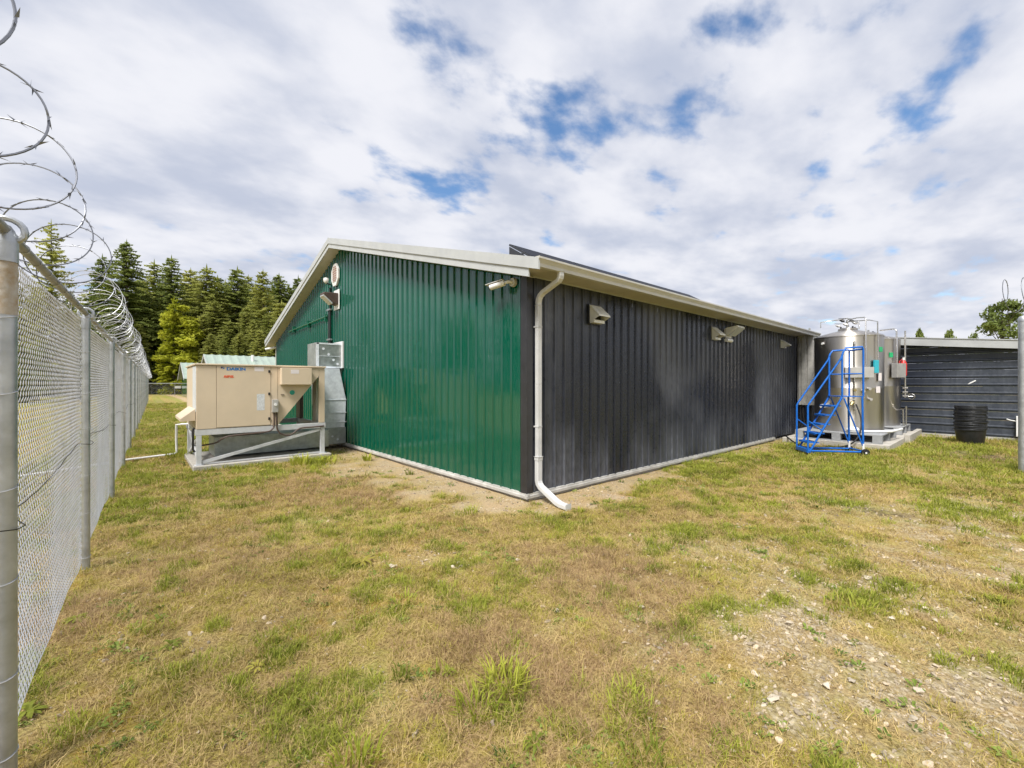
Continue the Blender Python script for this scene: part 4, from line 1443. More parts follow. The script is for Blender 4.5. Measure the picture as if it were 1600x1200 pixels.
for k in range(5):
    s = .03 + (PS0 - .03) * (k + 1) / 6
    z = .06 + (PZ - .08) * (k + 1) / 6
    d = .11
    mb = MB()
    a = [lp(s - d, .02, z), lp(s + d, .02, z), lp(s + d, W_ - .02, z), lp(s - d, W_ - .02, z)]
    mb.prism(a, (0, 0, .022))
    mb.prism([lp(s - d - .004, .02, z - .02), lp(s - d - .0005, .02, z - .02), lp(s - d - .0005, W_ - .02, z - .02), lp(s - d - .004, W_ - .02, z - .02)], (0, 0, .032))
    mb.build('tread', 'ladder_blue', lad)
MB().prism([lp(PS0 - .04, .0, PZ - .015), lp(PS1, .0, PZ - .015), lp(PS1, W_, PZ - .015), lp(PS0 - .04, W_, PZ - .015)], (0, 0, .02)).build('platform', 'ladder_blue', lad)
MB().prism([lp(-.03, .03, .05), lp(.14, .03, .05), lp(.14, W_ - .03, .05), lp(-.03, W_ - .03, .05)], (0, 0, .1)).build('kick_box', 'ladder_blue', lad, bevel=.01)

# ------------------------------------------------------------------ black shed
SX = 20.15
sh = thing('black_shed', 'black shed with level ribbed siding and a pale roof edge', 'shed', (SX, 1.0, 0))
SY0, SY1 = -3.4, 5.2


def shed_top(yy):
    return 2.86 + (yy + .25) * .108


rows = 13
step = .262
for k in range(rows):
    z0 = .10 + k * step
    z1 = z0 + step - .003
    # course cut by the sloping eave
    prf = [(0, 0), (.03, 0), (.050, .026), (.078, .026), (.10, 0), (step - .003, 0)]
    ys = [SY0 + (SY1 - SY0) * q / 30 for q in range(31)]
    vs_, fs_ = [], []
    for yy in ys:
        for a, h in prf:
            vs_.append((SX - h, yy, min(z0 + a, shed_top(yy))))
    m_ = len(prf)
    for i in range(len(ys) - 1):
        for j in range(m_ - 1):
            q = (i * m_ + j, (i + 1) * m_ + j, (i + 1) * m_ + j + 1, i * m_ + j + 1)
            if vs_[q[0]][2] < vs_[q[3]][2] - 1e-5 or vs_[q[1]][2] < vs_[q[2]][2] - 1e-5:
                fs_.append(q)
    if fs_:
        MB().add(vs_, fs_).build('siding_course', 'shed_siding', sh)
MB().prism([(SX - .30, SY0, shed_top(SY0) - .05), (SX - .30, SY1, shed_top(SY1) - .05), (SX - .30, SY1, shed_top(SY1) + .20), (SX - .30, SY0, shed_top(SY0) + .20)], (.025, 0, 0)).build('fascia', 'roof_grey', sh)
MB().prism([(SX - .275, SY0, shed_top(SY0) + .0), (SX, SY0, shed_top(SY0) + .0), (SX, SY1, shed_top(SY1) + .0), (SX - .275, SY1, shed_top(SY1) + .0)], (0, 0, .012)).build('soffit', 'black_trim', sh)
MB().prism([(SX - .32, SY0, shed_top(SY0) + .20), (SX + 5, SY0, shed_top(SY0) + .20), (SX + 5, SY1, shed_top(SY1) + .20), (SX - .32, SY1, shed_top(SY1) + .20)], (0, 0, .025)).build('roof', 'roof_grey', sh)
MB().box((SX + .02, SY0, 0), (SX + 5, SY0 + .02, 2.5)).build('end_wall', 'black_siding', sh)
MB().box((LX + .02, CY + .02, 0), (SX, CY + .08, 3.0)).build('side_wall', 'shed_siding', sh)
MB().box((SX - .03, SY0, -.02), (SX + .03, SY1, .098)).build('sill', 'flashing_white', sh)
mb = MB().prism([(SX - .026, .62, 1.88), (SX - .026, .74, 1.80), (SX - .026, .79, 1.74), (SX - .026, .73, 1.76), (SX - .026, .60, 1.85)], (-.002, 0, 0))
tag(mb.build('scuff', 'white_paint', sh), 'pale scrape on the black siding')
t = thing('service_box', 'small white service box low on the black shed by the gate post', 'box', (SX, -.20, .15))
MB().box((SX - .16, -.46, .16), (SX - .03, -.22, .78)).build('box', 'pvc_white', t, bevel=.01)
MB().tube([(SX - .1, -.22, .62), (SX - .12, -.10, .65), (SX - .12, -.03, .68)], .016, 8).build('spout', 'pvc_white', t, smooth=50)

# ------------------------------------------------------------------ nested black pots
PXY = (18.25, .66)
pr_ = [(.265, 0), (.27, .01), (.315, .40), (.335, .402), (.342, .43), (.335, .445), (.322, .445), (.318, .425), (.262, .03), (.02, .02)]
me_pot = None
NP = 15
ords = ['lowest', 'second from the bottom', 'third from the bottom', 'fourth from the bottom', 'fifth from the bottom', 'sixth from the bottom', 'seventh from the bottom', 'middle', 'seventh from the top', 'sixth from the top', 'fifth from the top', 'fourth from the top', 'third from the top', 'second from the top', 'topmost']
for k in range(NP):
    if me_pot is None:
        me_pot = MB().lathe((0, 0, 0), pr_, 32).mesh('nursery_pot', 'pot_black', smooth=40)
    o = bpy.data.objects.new('nursery_pot', me_pot)
    COL.objects.link(o)
    o.location = (PXY[0] + random.uniform(-.016, .016), PXY[1] + random.uniform(-.016, .016), .012 + k * .0475 + random.uniform(-.006, .006))
    o.rotation_euler = (random.uniform(-.03, .03), random.uniform(-.03, .03), random.uniform(0, 6))
    tag(o, f'black plastic nursery pot, {ords[k]} of the nested stack by the shed', 'pot', 'nested nursery pots')
pl = MB().box((19.35, 1.15, .0), (19.5, 2.35, .07)).build('timber_plank', 'wood_pale')
tag(pl, 'pale timber plank lying along the foot of the black shed', 'plank')
pl.rotation_euler = (0, 0, .06)

# ------------------------------------------------------------------ chain link fences
MESHH = 2.36


def chain_mesh(w, h, dx, dz, r, bottom=.03):
    """woven chain-link fabric: zigzag strands with alternating depth, three-sided wire"""
    ns = int(w / dx)
    nseg = int(h / dz)
    k = np.arange(ns)
    j = np.arange(nseg + 1)
    K, J = np.meshgrid(k, j, indexing='ij')
    side = ((J + K) % 2)
    jit = rng.normal(0, .0018, K.shape)
    X = (K + side * 1.04 - .02) * dx + jit
    Z = bottom + J * dz
    Y = np.where(side == 0, 1, -1) * r * .95 * np.where(K % 2 == 0, 1, -1)
    Y = Y + (fbm(X, Z, .9, 5, 2) - .5) * .05 * np.clip(np.minimum(K, ns - K) / 12., 0, 1)
    P = np.stack([X, Y, Z], -1)
    nv = 3
    V = np.zeros((ns, nseg + 1, nv, 3))
    for q in range(nv):
        a = 2 * math.pi * q / nv + .4
        V[:, :, q] = P + np.array([math.cos(a) * r * 1.15, math.sin(a) * r, 0])
    ids = np.arange(ns * (nseg + 1) * nv).reshape(ns, nseg + 1, nv)
    F = []
    for q in range(nv):
        q2 = (q + 1) % nv
        F.append(np.stack([ids[:, :-1, q], ids[:, :-1, q2], ids[:, 1:, q2], ids[:, 1:, q]], -1).reshape(-1, 4))
    F = np.concatenate(F)
    me = bpy.data.meshes.new('wire_mesh')
    me.from_pydata(V.reshape(-1, 3).tolist(), [], F.tolist())
    me.materials.append(MATS['mesh_wire'])
    me.update()
    return me


def FXY(yy):
    return -.50 + .0235 * yy


fen = thing('chain_link_fence', 'tall galvanized chain link fence receding along the left side', 'fence', (FXY(3), 3, 0))
fo = origin_of(fen)
fdir = Vector((.0235, 1, 0)).normalized()
fang = math.atan2(fdir.y, fdir.x)
post_y = [-.45, 2.86, 5.76] + [9.05 + 3.2 * k for k in range(17)]
RAIL = 2.42
me_bay = chain_mesh(3.2, MESHH, .030, .030, .0021)
post_me = {}


def fence_post(yy, r, parent, big=False):
    x0 = FXY(yy)
    key = (r, big)
    if key not in post_me:
        mb = MB()
        mb.tube([(0, 0, -.1), (0, 0, RAIL - .06)], r, 20 if big else 14)
        me = mb.mesh('post', 'post_galvanized', smooth=40)
        mb = MB()
        mb.tube([(0, 0, RAIL - .14), (0, 0, RAIL - .055)], r + .004, 20)
        mb.tube([(0, 0, RAIL - .055), (0, 0, RAIL - .03), (0, 0, RAIL + .0), (0, 0, RAIL + .02)], [r + .004, r + .002, r * .8, r * .5], 20)
        ring = [(math.cos(a) * .052 * (1 if not big else 1.15), 0, RAIL + math.sin(a) * .052) for a in np.linspace(0, 2 * math.pi, 17)[:-1]]
        mb.tube(ring, .013, 8, closed=True)
        me2 = mb.mesh('post_cap', 'post_galvanized', smooth=40)
        post_me[key] = (me, me2)
    me, me2 = post_me[key]
    o = shared('post', me, parent, (x0 - fo[0], yy - fo[1], 0))
    shared('cap', me2, o, (0, 0, 0), (0, 0, fang - R(90)))
    return o


posts = []
for i, yy in enumerate(post_y):
    posts.append(fence_post(yy, .0375 if i in (1,) else .030, fen, i == 1))
tag(posts[1], 'near fence post with a rusty tan band')
# rust-stained band on the near post
x0 = FXY(post_y[1])
mb = MB().tube([(x0, post_y[1], 2.05), (x0, post_y[1], 2.30)], .0385, 20, caps=False)
mb.build('rust_band', 'rust_tan', fen, smooth=40)
# rail, in lengths between posts
for i in range(len(post_y) - 1):
    ya, yb = post_y[i], post_y[i + 1]
    MB().tube([(FXY(ya), ya, RAIL), (FXY(yb), yb, RAIL)], .0215, 12).build('top_rail', 'rail_galvanized', fen, smooth=40)
    o = shared('wire_mesh', me_bay, fen, (FXY(ya) - fo[0] - .036, ya - fo[1], 0), (0, 0, fang))
    o.scale = ((yb - ya) / 3.2, 1, 1)
    o['kind'] = 'stuff'
# tie wires on the near posts and rail
tie = MB().tube([(.04 * math.cos(a), .04 * math.sin(a), .012 * math.sin(a + .5)) for a in np.linspace(0, 2 * math.pi, 15)[:-1]], .0022, 5, closed=True).mesh('tie_wire', 'mesh_wire', smooth=60)
for i in range(1, 5):
    for zc in (.12, .52, .92, 1.32, 1.70, 2.06):
        o = shared('tie_wire', tie, fen, (FXY(post_y[i]) - fo[0], post_y[i] - fo[1], zc + random.uniform(-.04, .04)))
        s = 1.0 if i == 1 else .83
        o.scale = (s, s, 1)
rt = MB().tube([(.024 * math.cos(a), .004 * math.sin(a), .024 * math.sin(a)) for a in np.linspace(0, 2 * math.pi, 13)[:-1]], .0022, 5, closed=True).mesh('tie_wire', 'mesh_wire', smooth=60)
yy = 1.4
while yy < 12:
    shared('tie_wire', rt, fen, (FXY(yy) - fo[0], yy - fo[1], RAIL), (0, 0, random.uniform(-.2, .2)))
    yy += .30
# black signal wire woven through the mesh
P = []
for yy in np.arange(1.2, 40, .16):
    near = min(abs(yy - p) for p in post_y)
    P.append((FXY(yy) + (.045 if near < .1 else -.03), yy, 1.17 + .05 * math.sin(yy * 1.3) - (.03 if near < .1 else 0) + random.uniform(-.008, .008)))
tag(MB().tube(P, .0026, 5).build('signal_wire', 'black_rubber', fen, smooth=60), 'black wire woven through the fence mesh')


# razor coil: one stretched helix with barbs
def coil(name, label, path_fn, turns, npt, radius, seed, wire=.0036, material='razor_steel'):
    r_ = random.Random(seed)
    t_ = thing(name, label, 'razor wire', tuple(path_fn(0)[0]))
    pts_ = []
    jx = [r_.uniform(-.025, .025) for _ in range(turns + 3)]
    jz = [r_.uniform(-.02, .02) for _ in range(turns + 3)]
    jr = [r_.uniform(-.03, .03) for _ in range(turns + 3)]
    for i in range(turns * npt + 1):
        u = i / (turns * npt)
        k = i / npt
        k0, kf = int(k), k - int(k)
        c, side, upv = path_fn(u)
        a = 2 * math.pi * k

        def L(arr):
            return arr[k0] * (1 - kf) + arr[k0 + 1] * kf
        rad = radius + L(jr)
        pts_.append(Vector(c) + Vector(side) * (rad * math.cos(a) + L(jx)) + Vector(upv) * (rad * math.sin(a) + L(jz)))
    MB().tube(pts_, wire, 5).build('coil_wire', material, t_, smooth=60)
    mb = MB()
    acc = 0
    for i in range(1, len(pts_)):
        acc += (pts_[i] - pts_[i - 1]).length
        if acc > .125:
            acc = 0
            p = pts_[i]
            d = (pts_[i] - pts_[i - 1]).normalized()
            n = d.orthogonal().normalized()
            q = Matrix.Rotation(r_.uniform(0, 6.28), 3, d)
            n = q @ n
            b = d.cross(n)
            for s in (-1, 1):
                for e in (-1, 1):
                    tip = p + d * e * .030 + n * s * .018
                    mb.add([p + d * e * .004 - b * .004, p + d * e * .012 + n * s * .003 + b * .004, tip], [(0, 1, 2)])
    tag(mb.build('barbs', material, t_), kind='stuff')
    return t_


def coil_near(u):
    yy = .55 + u * 4.65
    return ((FXY(yy) + .02, yy, RAIL + .21), (1, 0, 0), (0, 0, 1))


def coil_far(u):
    yy = 5.0 + u * 54
    return ((FXY(yy) + .09, yy, RAIL + .10), (1, 0, 0), (0, 0, 1))


coil('razor_wire', 'widely stretched razor wire loops over the nearest fence bays', coil_near, 9, 54, .205, 3, .0036)
coil('razor_wire', 'tight bright razor wire coil along the top of the receding fence', coil_far, 170, 24, .19, 4, .0026, 'razor_bright')

# ---- far fence
yF = 80.0
ff = thing('far_fence', 'low chain link fence across the far end of the lawn', 'fence', (2, yF, 0))
me_far = chain_mesh(3.05, 1.8, .06, .06, .004)
for k in range(12):
    xq = -8 + 3.05 * k
    MB().cyl((xq, yF, 0), (xq, yF, 1.86), .035, n=8).build('post', 'post_galvanized', ff, smooth=40)
    if k < 11:
        o = shared('wire_mesh', me_far, ff, (xq - 2, 0, 0))
        o['kind'] = 'stuff'
MB().cyl((-8, yF, 1.83), (-8 + 3.05 * 11, yF, 1.83), .05, n=8).build('top_rail', 'post_galvanized', ff, smooth=40)
t = MB().box((4.2, yF - .06, 1.1), (4.9, yF - .05, 1.45)).build('fence_sign', 'white_paint')
tag(t, 'small white sign on the far fence', 'sign')

# ---- gate post and mesh at the right edge
gp_x, gp_y = 13.35, -.235
gf = thing('gate_fence', 'chain link fence panel with a thick post at the right edge', 'fence', (gp_x, gp_y, 0))
GH = 3.05
MB().tube([(gp_x, gp_y, -.1), (gp_x, gp_y, GH)], .065, 20).build('post', 'post_galvanized', gf, smooth=40)
MB().lathe((gp_x, gp_y, GH), [(.070, -.05), (.070, .01), (.05, .05), (.01, .065)], 18).build('cap', 'post_galvanized', gf, smooth=40)
me_gate = chain_mesh(3.0, 2.6, .05, .05, .0028)
o = shared('wire_mesh', me_gate, gf, (-.03, -.05, 0), (0, 0, R(-105)))
o['kind'] = 'stuff'
gd = Vector((math.cos(R(-105)), math.sin(R(-105)), 0))
e = Vector((gp_x, gp_y, 0)) + gd * 3.05
MB().tube([(gp_x, gp_y, 2.66), (e.x, e.y, 2.66)], .0215, 10).build('top_rail', 'rail_galvanized', gf, smooth=40)
MB().tube([(e.x, e.y, -.1), (e.x, e.y, 2.75)], .035, 12).build('post', 'post_galvanized', gf, smooth=40)
MB().box((gp_x - .09, gp_y - .12, .05), (gp_x + .09, gp_y - .02, .16)).build('hinge', 'black_plastic', gf, bevel=.01)
MB().box((gp_x - .08, gp_y - .13, 2.58), (gp_x + .08, gp_y - .02, 2.72)).build('hinge', 'black_plastic', gf, bevel=.01)


def coil_right(u):
    p = Vector((gp_x, gp_y, 0)) + gd * (-.30 + 3.2 * u)
    sd_ = Vector((-gd.y, gd.x, 0))
    return ((p.x, p.y, GH + .50), tuple(sd_), (0, 0, 1))


coil('razor_wire', 'dark razor wire coil above the post at the right edge', coil_right, 13, 32, .33, 8, .006)

# ------------------------------------------------------------------ far green sheds
def far_shed(x0, x1, y0, y1, ze, zr, label):
    t = thing('green_shed', label, 'shed', ((x0 + x1) / 2, (y0 + y1) / 2, 0), 'far green sheds')
    ym = (y0 + y1) / 2
    MB().prism([(x0, y0, 0), (x0, y1, 0), (x0, y1, ze), (x0, ym, zr - .15), (x0, y0, ze)], (x1 - x0, 0, 0)).build('wall', 'green_siding', t)
    o_ = .45
    sl = (zr - ze) / (ym - y0)
    for s, ya in ((1, y0), (-1, y1)):
        mb = MB()
        ye = ya - s * o_
        zE = ze - o_ * sl + .1
        n = int((x1 - x0 + 2 * o_) / .6)
        vs_, fs_ = [], []
        for i in range(n * 3 + 1):
            xx_ = x0 - o_ + (x1 - x0 + 2 * o_) * i / (n * 3)
            hh = .05 if i % 3 == 0 else 0
            vs_ += [(xx_, ye, zE + hh), (xx_, ym, zr + .1 + hh)]
        for i in range(n * 3):
            fs_.append((2 * i, 2 * i + 2, 2 * i + 3, 2 * i + 1))
        mb.add(vs_, fs_)
        mb.build('roof_slope', 'roof_green', t)
        MB().prism([(x0 - o_ - .03, ye, zE - .2), (x0 - o_ - .03, ym, zr - .1), (x0 - o_ - .03, ym, zr + .13), (x0 - o_ - .03, ye, zE + .06)], (.05, 0, 0)).build('rake_fascia', 'fascia_white', t)
    MB().box((x0 - .05, y0 - .05, 0), (x0 + .12, y0 + .02, ze)).build('corner_trim', 'flashing_white', t)
    MB().cyl((x0 + 3.1, ym - 1.2, zr - .5), (x0 + 3.1, ym - 1.2, zr + .15), .12, n=10).build('roof_vent', 'white_paint', t)
    return t


far_shed(4.9, 24.0, 43.0, 50.0, 2.75, 4.25, 'green metal shed with a pale green roof just above the air handler')
far_shed(4.95, 16.0, 69.0, 79.0, 2.5, 4.55, 'farther small green shed with a white gable edge beside the far fence')


# ------------------------------------------------------------------ trees
def conifer_mesh(H, Rm, seed, sparse=1.0, bare=.1, droop=.25, mat_='needles_dark'):
    r_ = np.random.default_rng(seed)
    V, F = [], []

    def tri(a, b, c):
        o = len(V)
        V.extend((a, b, c))
        F.append((o, o + 1, o + 2))
    z = bare * H
    while z < H * .985:
        u = (z - bare * H) / (H - bare * H)
        env = (1 - u) ** .62 * (0.75 + .25 * min(1, u / .12))
        nb = max(3, int((7 if u < .8 else 5) * sparse))
        for k in range(nb):
            az = r_.random() * 6.283
            L = Rm * env * r_.uniform(.55, 1.12) + .25
            d = np.array([math.cos(az), math.sin(az), 0])
            sd_ = np.array([-d[1], d[0], 0])
            rise = r_.uniform(.05, .3) * (0.4 + u)
            p0 = np.array([0, 0, z + r_.uniform(-.25, .25)])
            ns = max(2, int(L / .27))
            for i in range(ns):
                f = (i + .6) / ns
                p = p0 + d * L * f + np.array([0, 0, L * (rise * f - droop * f * f)])
                wd = (.36 + .36 * L / Rm) * (1.15 - .75 * f) * r_.uniform(.7, 1.2) * (Rm / 4.2) ** .5
                for s in (-1, 1):
                    q = p + sd_ * s * wd * r_.uniform(.7, 1.15) + d * wd * .55 + np.array([0, 0, r_.uniform(-.28, .10)])
                    a = p + d * .20 + np.array([0, 0, r_.uniform(-.05, .12)])
                    b = p - d * .16 + np.array([0, 0, r_.uniform(-.15, .05)])
                    tri(a, q, b)
                    if r_.random() < .35:
                        q2 = p + sd_ * s * wd * .5 + np.array([0, 0, -r_.uniform(.15, .45)])
                        tri(a, b, q2)
            tip = p0 + d * (L + .25) + np.array([0, 0, L * (rise - droop) + .02])
            base = p0 + d * L * .8 + np.array([0, 0, L * (rise * .8 - droop * .64)])
            tri(base + sd_ * .12, tip, base - sd_ * .12)
        z += r_.uniform(.28, .5) * (1.0 if u < .75 else .75)
    tri(np.array([.18, 0, H - .9]), np.array([0, 0, H + .5]), np.array([-.18, 0, H - .9]))
    tri(np.array([0, .18, H - .9]), np.array([0, 0, H + .5]), np.array([0, -.18, H - .9]))
    me = bpy.data.meshes.new('crown')
    me.from_pydata([tuple(map(float, p)) for p in V], [], F)
    me.materials.append(MATS[mat_])
    me.update()
    mb = MB()
    mb.tube([(0, 0, -.3), (0, 0, H * .3), (.05, 0, H * .7), (0, 0, H * .97)], [H * .016, H * .011, H * .006, .03], 8)
    for k in range(14):
        zz_ = H * (.08 + .5 * k / 14)
        az = r_.random() * 6.283
        L = Rm * .5
        mb.tube([(0, 0, zz_), (L * math.cos(az), L * math.sin(az), zz_ + .1)], [.06, .02], 5)
    return mb.mesh('trunk', 'bark', smooth=60), me


def broadleaf_mesh(H, W, seed, leaf=.22, n=5200, mat_='leaves_green', base=.12, lobes=26):
    r_ = np.random.default_rng(seed)
    mb = MB()
    mb.tube([(0, 0, -.2), (.05, 0, H * .35), (-.05, .05, H * .7), (0, 0, H * .95)], [H * .02, H * .014, H * .008, .02], 8)
    cs = []
    for k in range(lobes):
        zf = r_.uniform(base, .97)
        env = math.sin(math.pi * min(1, (zf - base + .12) / (1.12 - base) * .88 + .06)) ** .7
        a = r_.random() * 6.283
        rad = W * .5 * env * r_.uniform(.25, .85)
        c = np.array([rad * math.cos(a), rad * math.sin(a), H * zf])
        s = W * r_.uniform(.11, .22) * (.6 + .4 * env)
        cs.append((c, s))
        mb.tube([(0, 0, c[2] * .72), (c[0] * .5, c[1] * .5, c[2] * .88), tuple(c)], [.05 * H / 10, .03 * H / 10, .01], 5)
    trunk = mb.mesh('trunk', 'bark', smooth=60)
    ci = r_.integers(0, lobes, n)
    C = np.array([c for c, s in cs])[ci]
    S = np.array([s for c, s in cs])[ci]
    D = r_.normal(size=(n, 3))
    D /= np.linalg.norm(D, axis=1)[:, None]
    P = C + D * (S * r_.random(n) ** .45)[:, None] * np.array([1, 1, .8])
    a = r_.normal(size=(n, 3))
    a /= np.linalg.norm(a, axis=1)[:, None]
    b = np.cross(a, r_.normal(size=(n, 3)))
    b /= np.linalg.norm(b, axis=1)[:, None]
    sz = (leaf * r_.uniform(.6, 1.3, n))[:, None]
    V = np.stack([P - a * sz, P + b * sz * .5, P + a * sz, P - b * sz * .5], 1).reshape(-1, 3)
    F = np.arange(n * 4).reshape(n, 4)
    me = bpy.data.meshes.new('crown')
    me.from_pydata(V.tolist(), [], F.tolist())
    me.materials.append(MATS[mat_])
    me.update()
    return trunk, me


def plant_tree(name, pair, px, d, top_y, Hm, label, group, rot=None, squash=1.0):
    """place a tree so that it stands at depth d in the direction of survey column px with its real height"""
    xq, yq = at_depth(px, d)
    hh = CAM_Z + (600 - top_y) / FPX * d
    s = hh / Hm
    t_ = thing(name, label, 'tree', (xq, yq, 0), group)
    tr, cr = pair
    a = shared('trunk', tr, t_)
    b = shared('crown', cr, t_)
    t_.scale = (s * squash, s * squash, s)
    t_.rotation_euler = (0, 0, random.uniform(0, 6.28) if rot is None else rot)
    return t_


CON = [conifer_mesh(26, 5.4, 1, 1.25, .03), conifer_mesh(26, 4.9, 2, 1.3, .03), conifer_mesh(26, 6.0, 3, 1.1, .04, .3, 'needles_mid'), conifer_mesh(26, 5.2, 4, 1.25, .03, .2, 'needles_mid')]
SPARSE = conifer_mesh(26, 5.0, 9, .72, .1, .12, 'needles_mid')
G1 = 'conifers beyond the left fence and lawn'
front = [
    (80, 62, 346, SPARSE, 'tall thin conifer farthest left, behind the near razor wire loops'),
    (160, 80, 399, CON[1], 'dark pointed conifer just right of the thin leftmost conifer'),
    (198, 76, 377, CON[0], 'tallest dark conifer above the receding razor wire'),
    (241, 86, 407, CON[2], 'conifer just left of the yellow tree top'),
    (268, 80, 401, CON[0], 'pointed conifer rising straight behind the yellow tree'),
    (323, 82, 415, CON[2], 'conifer with forked top right of the yellow tree'),
    (371, 86, 418, CON[1], 'slender conifer midway between yellow tree and gable roof'),
    (411, 80, 423, CON[3], 'bright green conifer third from the white roof edge'),
    (436, 86, 429, CON[0], 'conifer second from the white roof edge'),
    (466, 88, 432, CON[1], 'small dark conifer tip touching the white roof edge'),
]
for px, d, ty, pr2, lab in front:
    plant_tree('conifer_tree', pr2, px, d, ty, 26, lab, G1, squash=.9 if pr2 is SPARSE else random.uniform(1.05, 1.45))
fill_lab = 'conifer packed in the dark row behind the front trees'
for px, d, ty in [(180, 92, 440), (220, 95, 436), (255, 97, 445), (298, 92, 421), (306, 98, 438), (340, 90, 432), (352, 96, 438), (388, 92, 431), (400, 98, 445), (425, 95, 445), (450, 95, 446), (480, 92, 452), (335, 78, 470), (385, 76, 480), (420, 74, 490), (360, 74, 500), (440, 78, 470), (345, 84, 455), (300, 84, 460), (225, 80, 455), (140, 88, 455), (405, 70, 515), (450, 72, 520), (375, 70, 520), (330, 70, 520), (395, 72, 500), (430, 70, 505), (318, 76, 490), (350, 68, 530), (215, 74, 505)]:
    plant_tree('conifer_tree', CON[(px * 7 + ty) % 4 if ty < 455 else 2 + px % 2], px, d, ty, 26, fill_lab, 'conifers of the back row', squash=random.uniform(1.1, 1.6))
for px, d, ty in [(20, 78, 430), (-40, 72, 420), (-110, 68, 400), (110, 90, 455), (-200, 64, 410), (-320, 56, 380), (-480, 52, 390), (-750, 50, 360), (-1150, 50, 330), (-60, 95, 440), (55, 95, 450)]:
    plant_tree('conifer_tree', CON[(px * 3 + ty) % 4], px, d, ty, 26, 'conifer seen through the fence mesh at far left', 'conifers left of the fence')
for k in range(16):
    yq = 2 + k * 4.6 + random.uniform(-1.5, 1.5)
    xq = -52 + random.uniform(-6, 6) + k * .7
    t_ = thing('conifer_tree', 'conifer seen through the fence mesh at far left', 'tree', (xq, yq, 0), 'conifers left of the fence')
    tr, cr = CON[k % 4]
    shared('trunk', tr, t_)
    shared('crown', cr, t_)
    s_ = random.uniform(.36, .62) if k < 9 else random.uniform(.55, .8)
    t_.scale = (s_ * 1.4, s_ * 1.4, s_)
    t_.rotation_euler = (0, 0, random.uniform(0, 6.28))
YEL = broadleaf_mesh(14, 6.2, 5, .26, 7000, 'leaves_yellow', .02, 34)
plant_tree('yellow_tree', YEL, 283, 74, 478, 14, 'bright yellow green tree in front of the conifers', None, 0.3, 1.35)
plant_tree('yellow_tree', YEL, 312, 78, 525, 14, 'lower yellow green tree just right of the brightest yellow one', None, 2.1, 1.6)
plant_tree('yellow_tree', YEL, 238, 84, 500, 14, 'dull yellow tree behind the end of the receding fence', None, 4.0, 1.0)
YC = conifer_mesh(14, 2.6, 31, 1.0, .02, .2, 'leaves_yellow')
plant_tree('yellow_tree', YC, 272, 73, 466, 14, 'thin bare-tipped yellow conifer beside the bright yellow tree', None)
BRN = broadleaf_mesh(6, 5.5, 6, .2, 2600, 'twigs_brown', .02, 18)
for px, d, ty, lab in [(246, 82, 548, 'brown leafless thicket at the end of the receding fence'), (262, 86, 570, 'low brown shrub behind the far fence, left of its sign'), (285, 86, 574, 'low brown shrub behind the far fence, right of its middle post'), (225, 78, 540, 'brown shrub behind the razor wire coil')]:
    plant_tree('brown_shrub', BRN, px, d, ty, 6, lab, 'brown shrubs by the far fence', None, 1.3)
GRN = broadleaf_mesh(8, 5.5, 8, .22, 4200, 'leaves_green', .03, 26)
for px, d, ty, lab in [(305, 80, 548, 'green shrub behind the farther small shed'), (350, 72, 545, 'green shrub over the left end of the pale green roof'), (400, 72, 540, 'green shrub over the right end of the pale green roof')]:
    plant_tree('green_shrub', GRN, px, d, ty, 8, lab, 'green shrubs below the conifers', None, 1.2)
for px, d, ty in [(190, 70, 560), (150, 60, 555), (110, 50, 545), (60, 46, 540), (20, 40, 535), (-60, 40, 530)]:
    plant_tree('green_shrub', GRN, px, d, ty, 8, 'shrub showing through the fence mesh', 'shrubs beyond the left fence', None, 1.3)
RTR = broadleaf_mesh(10, 4.4, 12, .17, 4200, 'leaves_green', .10, 34)
plant_tree('leafy_tree', RTR, 1566, 42, 458, 10, 'airy green tree behind the right end of the black shed', None, 1.0, .95)
RT2 = broadleaf_mesh(6, 5, 13, .25, 1500, 'leaves_green', .4, 14)
plant_tree('leafy_tree', RT2, 1440, 70, 517, 6, 'round tree top peeping over the left end of the shed roof', None, 1.0, .34)
plant_tree('leafy_tree', RT2, 1486, 70, 519, 6, 'darker tree top peeping over the middle of the shed roof', None, 2.0, .32)
plant_tree('leafy_tree', RT2, 1522, 90, 523, 6, 'tiny distant tree top over the shed roof', None, 3.0, .3)


# ------------------------------------------------------------------ stones, pebbles
def stone_mesh(seed, flat=.55):
    r_ = np.random.default_rng(seed)
    import bmesh
    bm = bmesh.new()
    bmesh.ops.create_icosphere(bm, subdivisions=2, radius=1.0)
    off = r_.normal(size=(9, 3))
    sc = np.array([1, r_.uniform(.6, .9), flat * r_.uniform(.7, 1.1)])
    for v in bm.verts:
        p = np.array(v.co)
        k = 1.0
        for o_ in off:
            o_n = o_ / np.linalg.norm(o_)
            k -= max(0, p @ o_n - .55) * .95
        v.co = p * k * sc * (1 + r_.normal() * .03)
    me = bpy.data.meshes.new('stone')
    bm.to_mesh(me)
    bm.free()
    me.materials.append(MATS['stone_pale'])
    me.polygons.foreach_set('use_smooth', [True] * len(me.polygons))
    me.set_sharp_from_angle(angle=R(35))
    return me


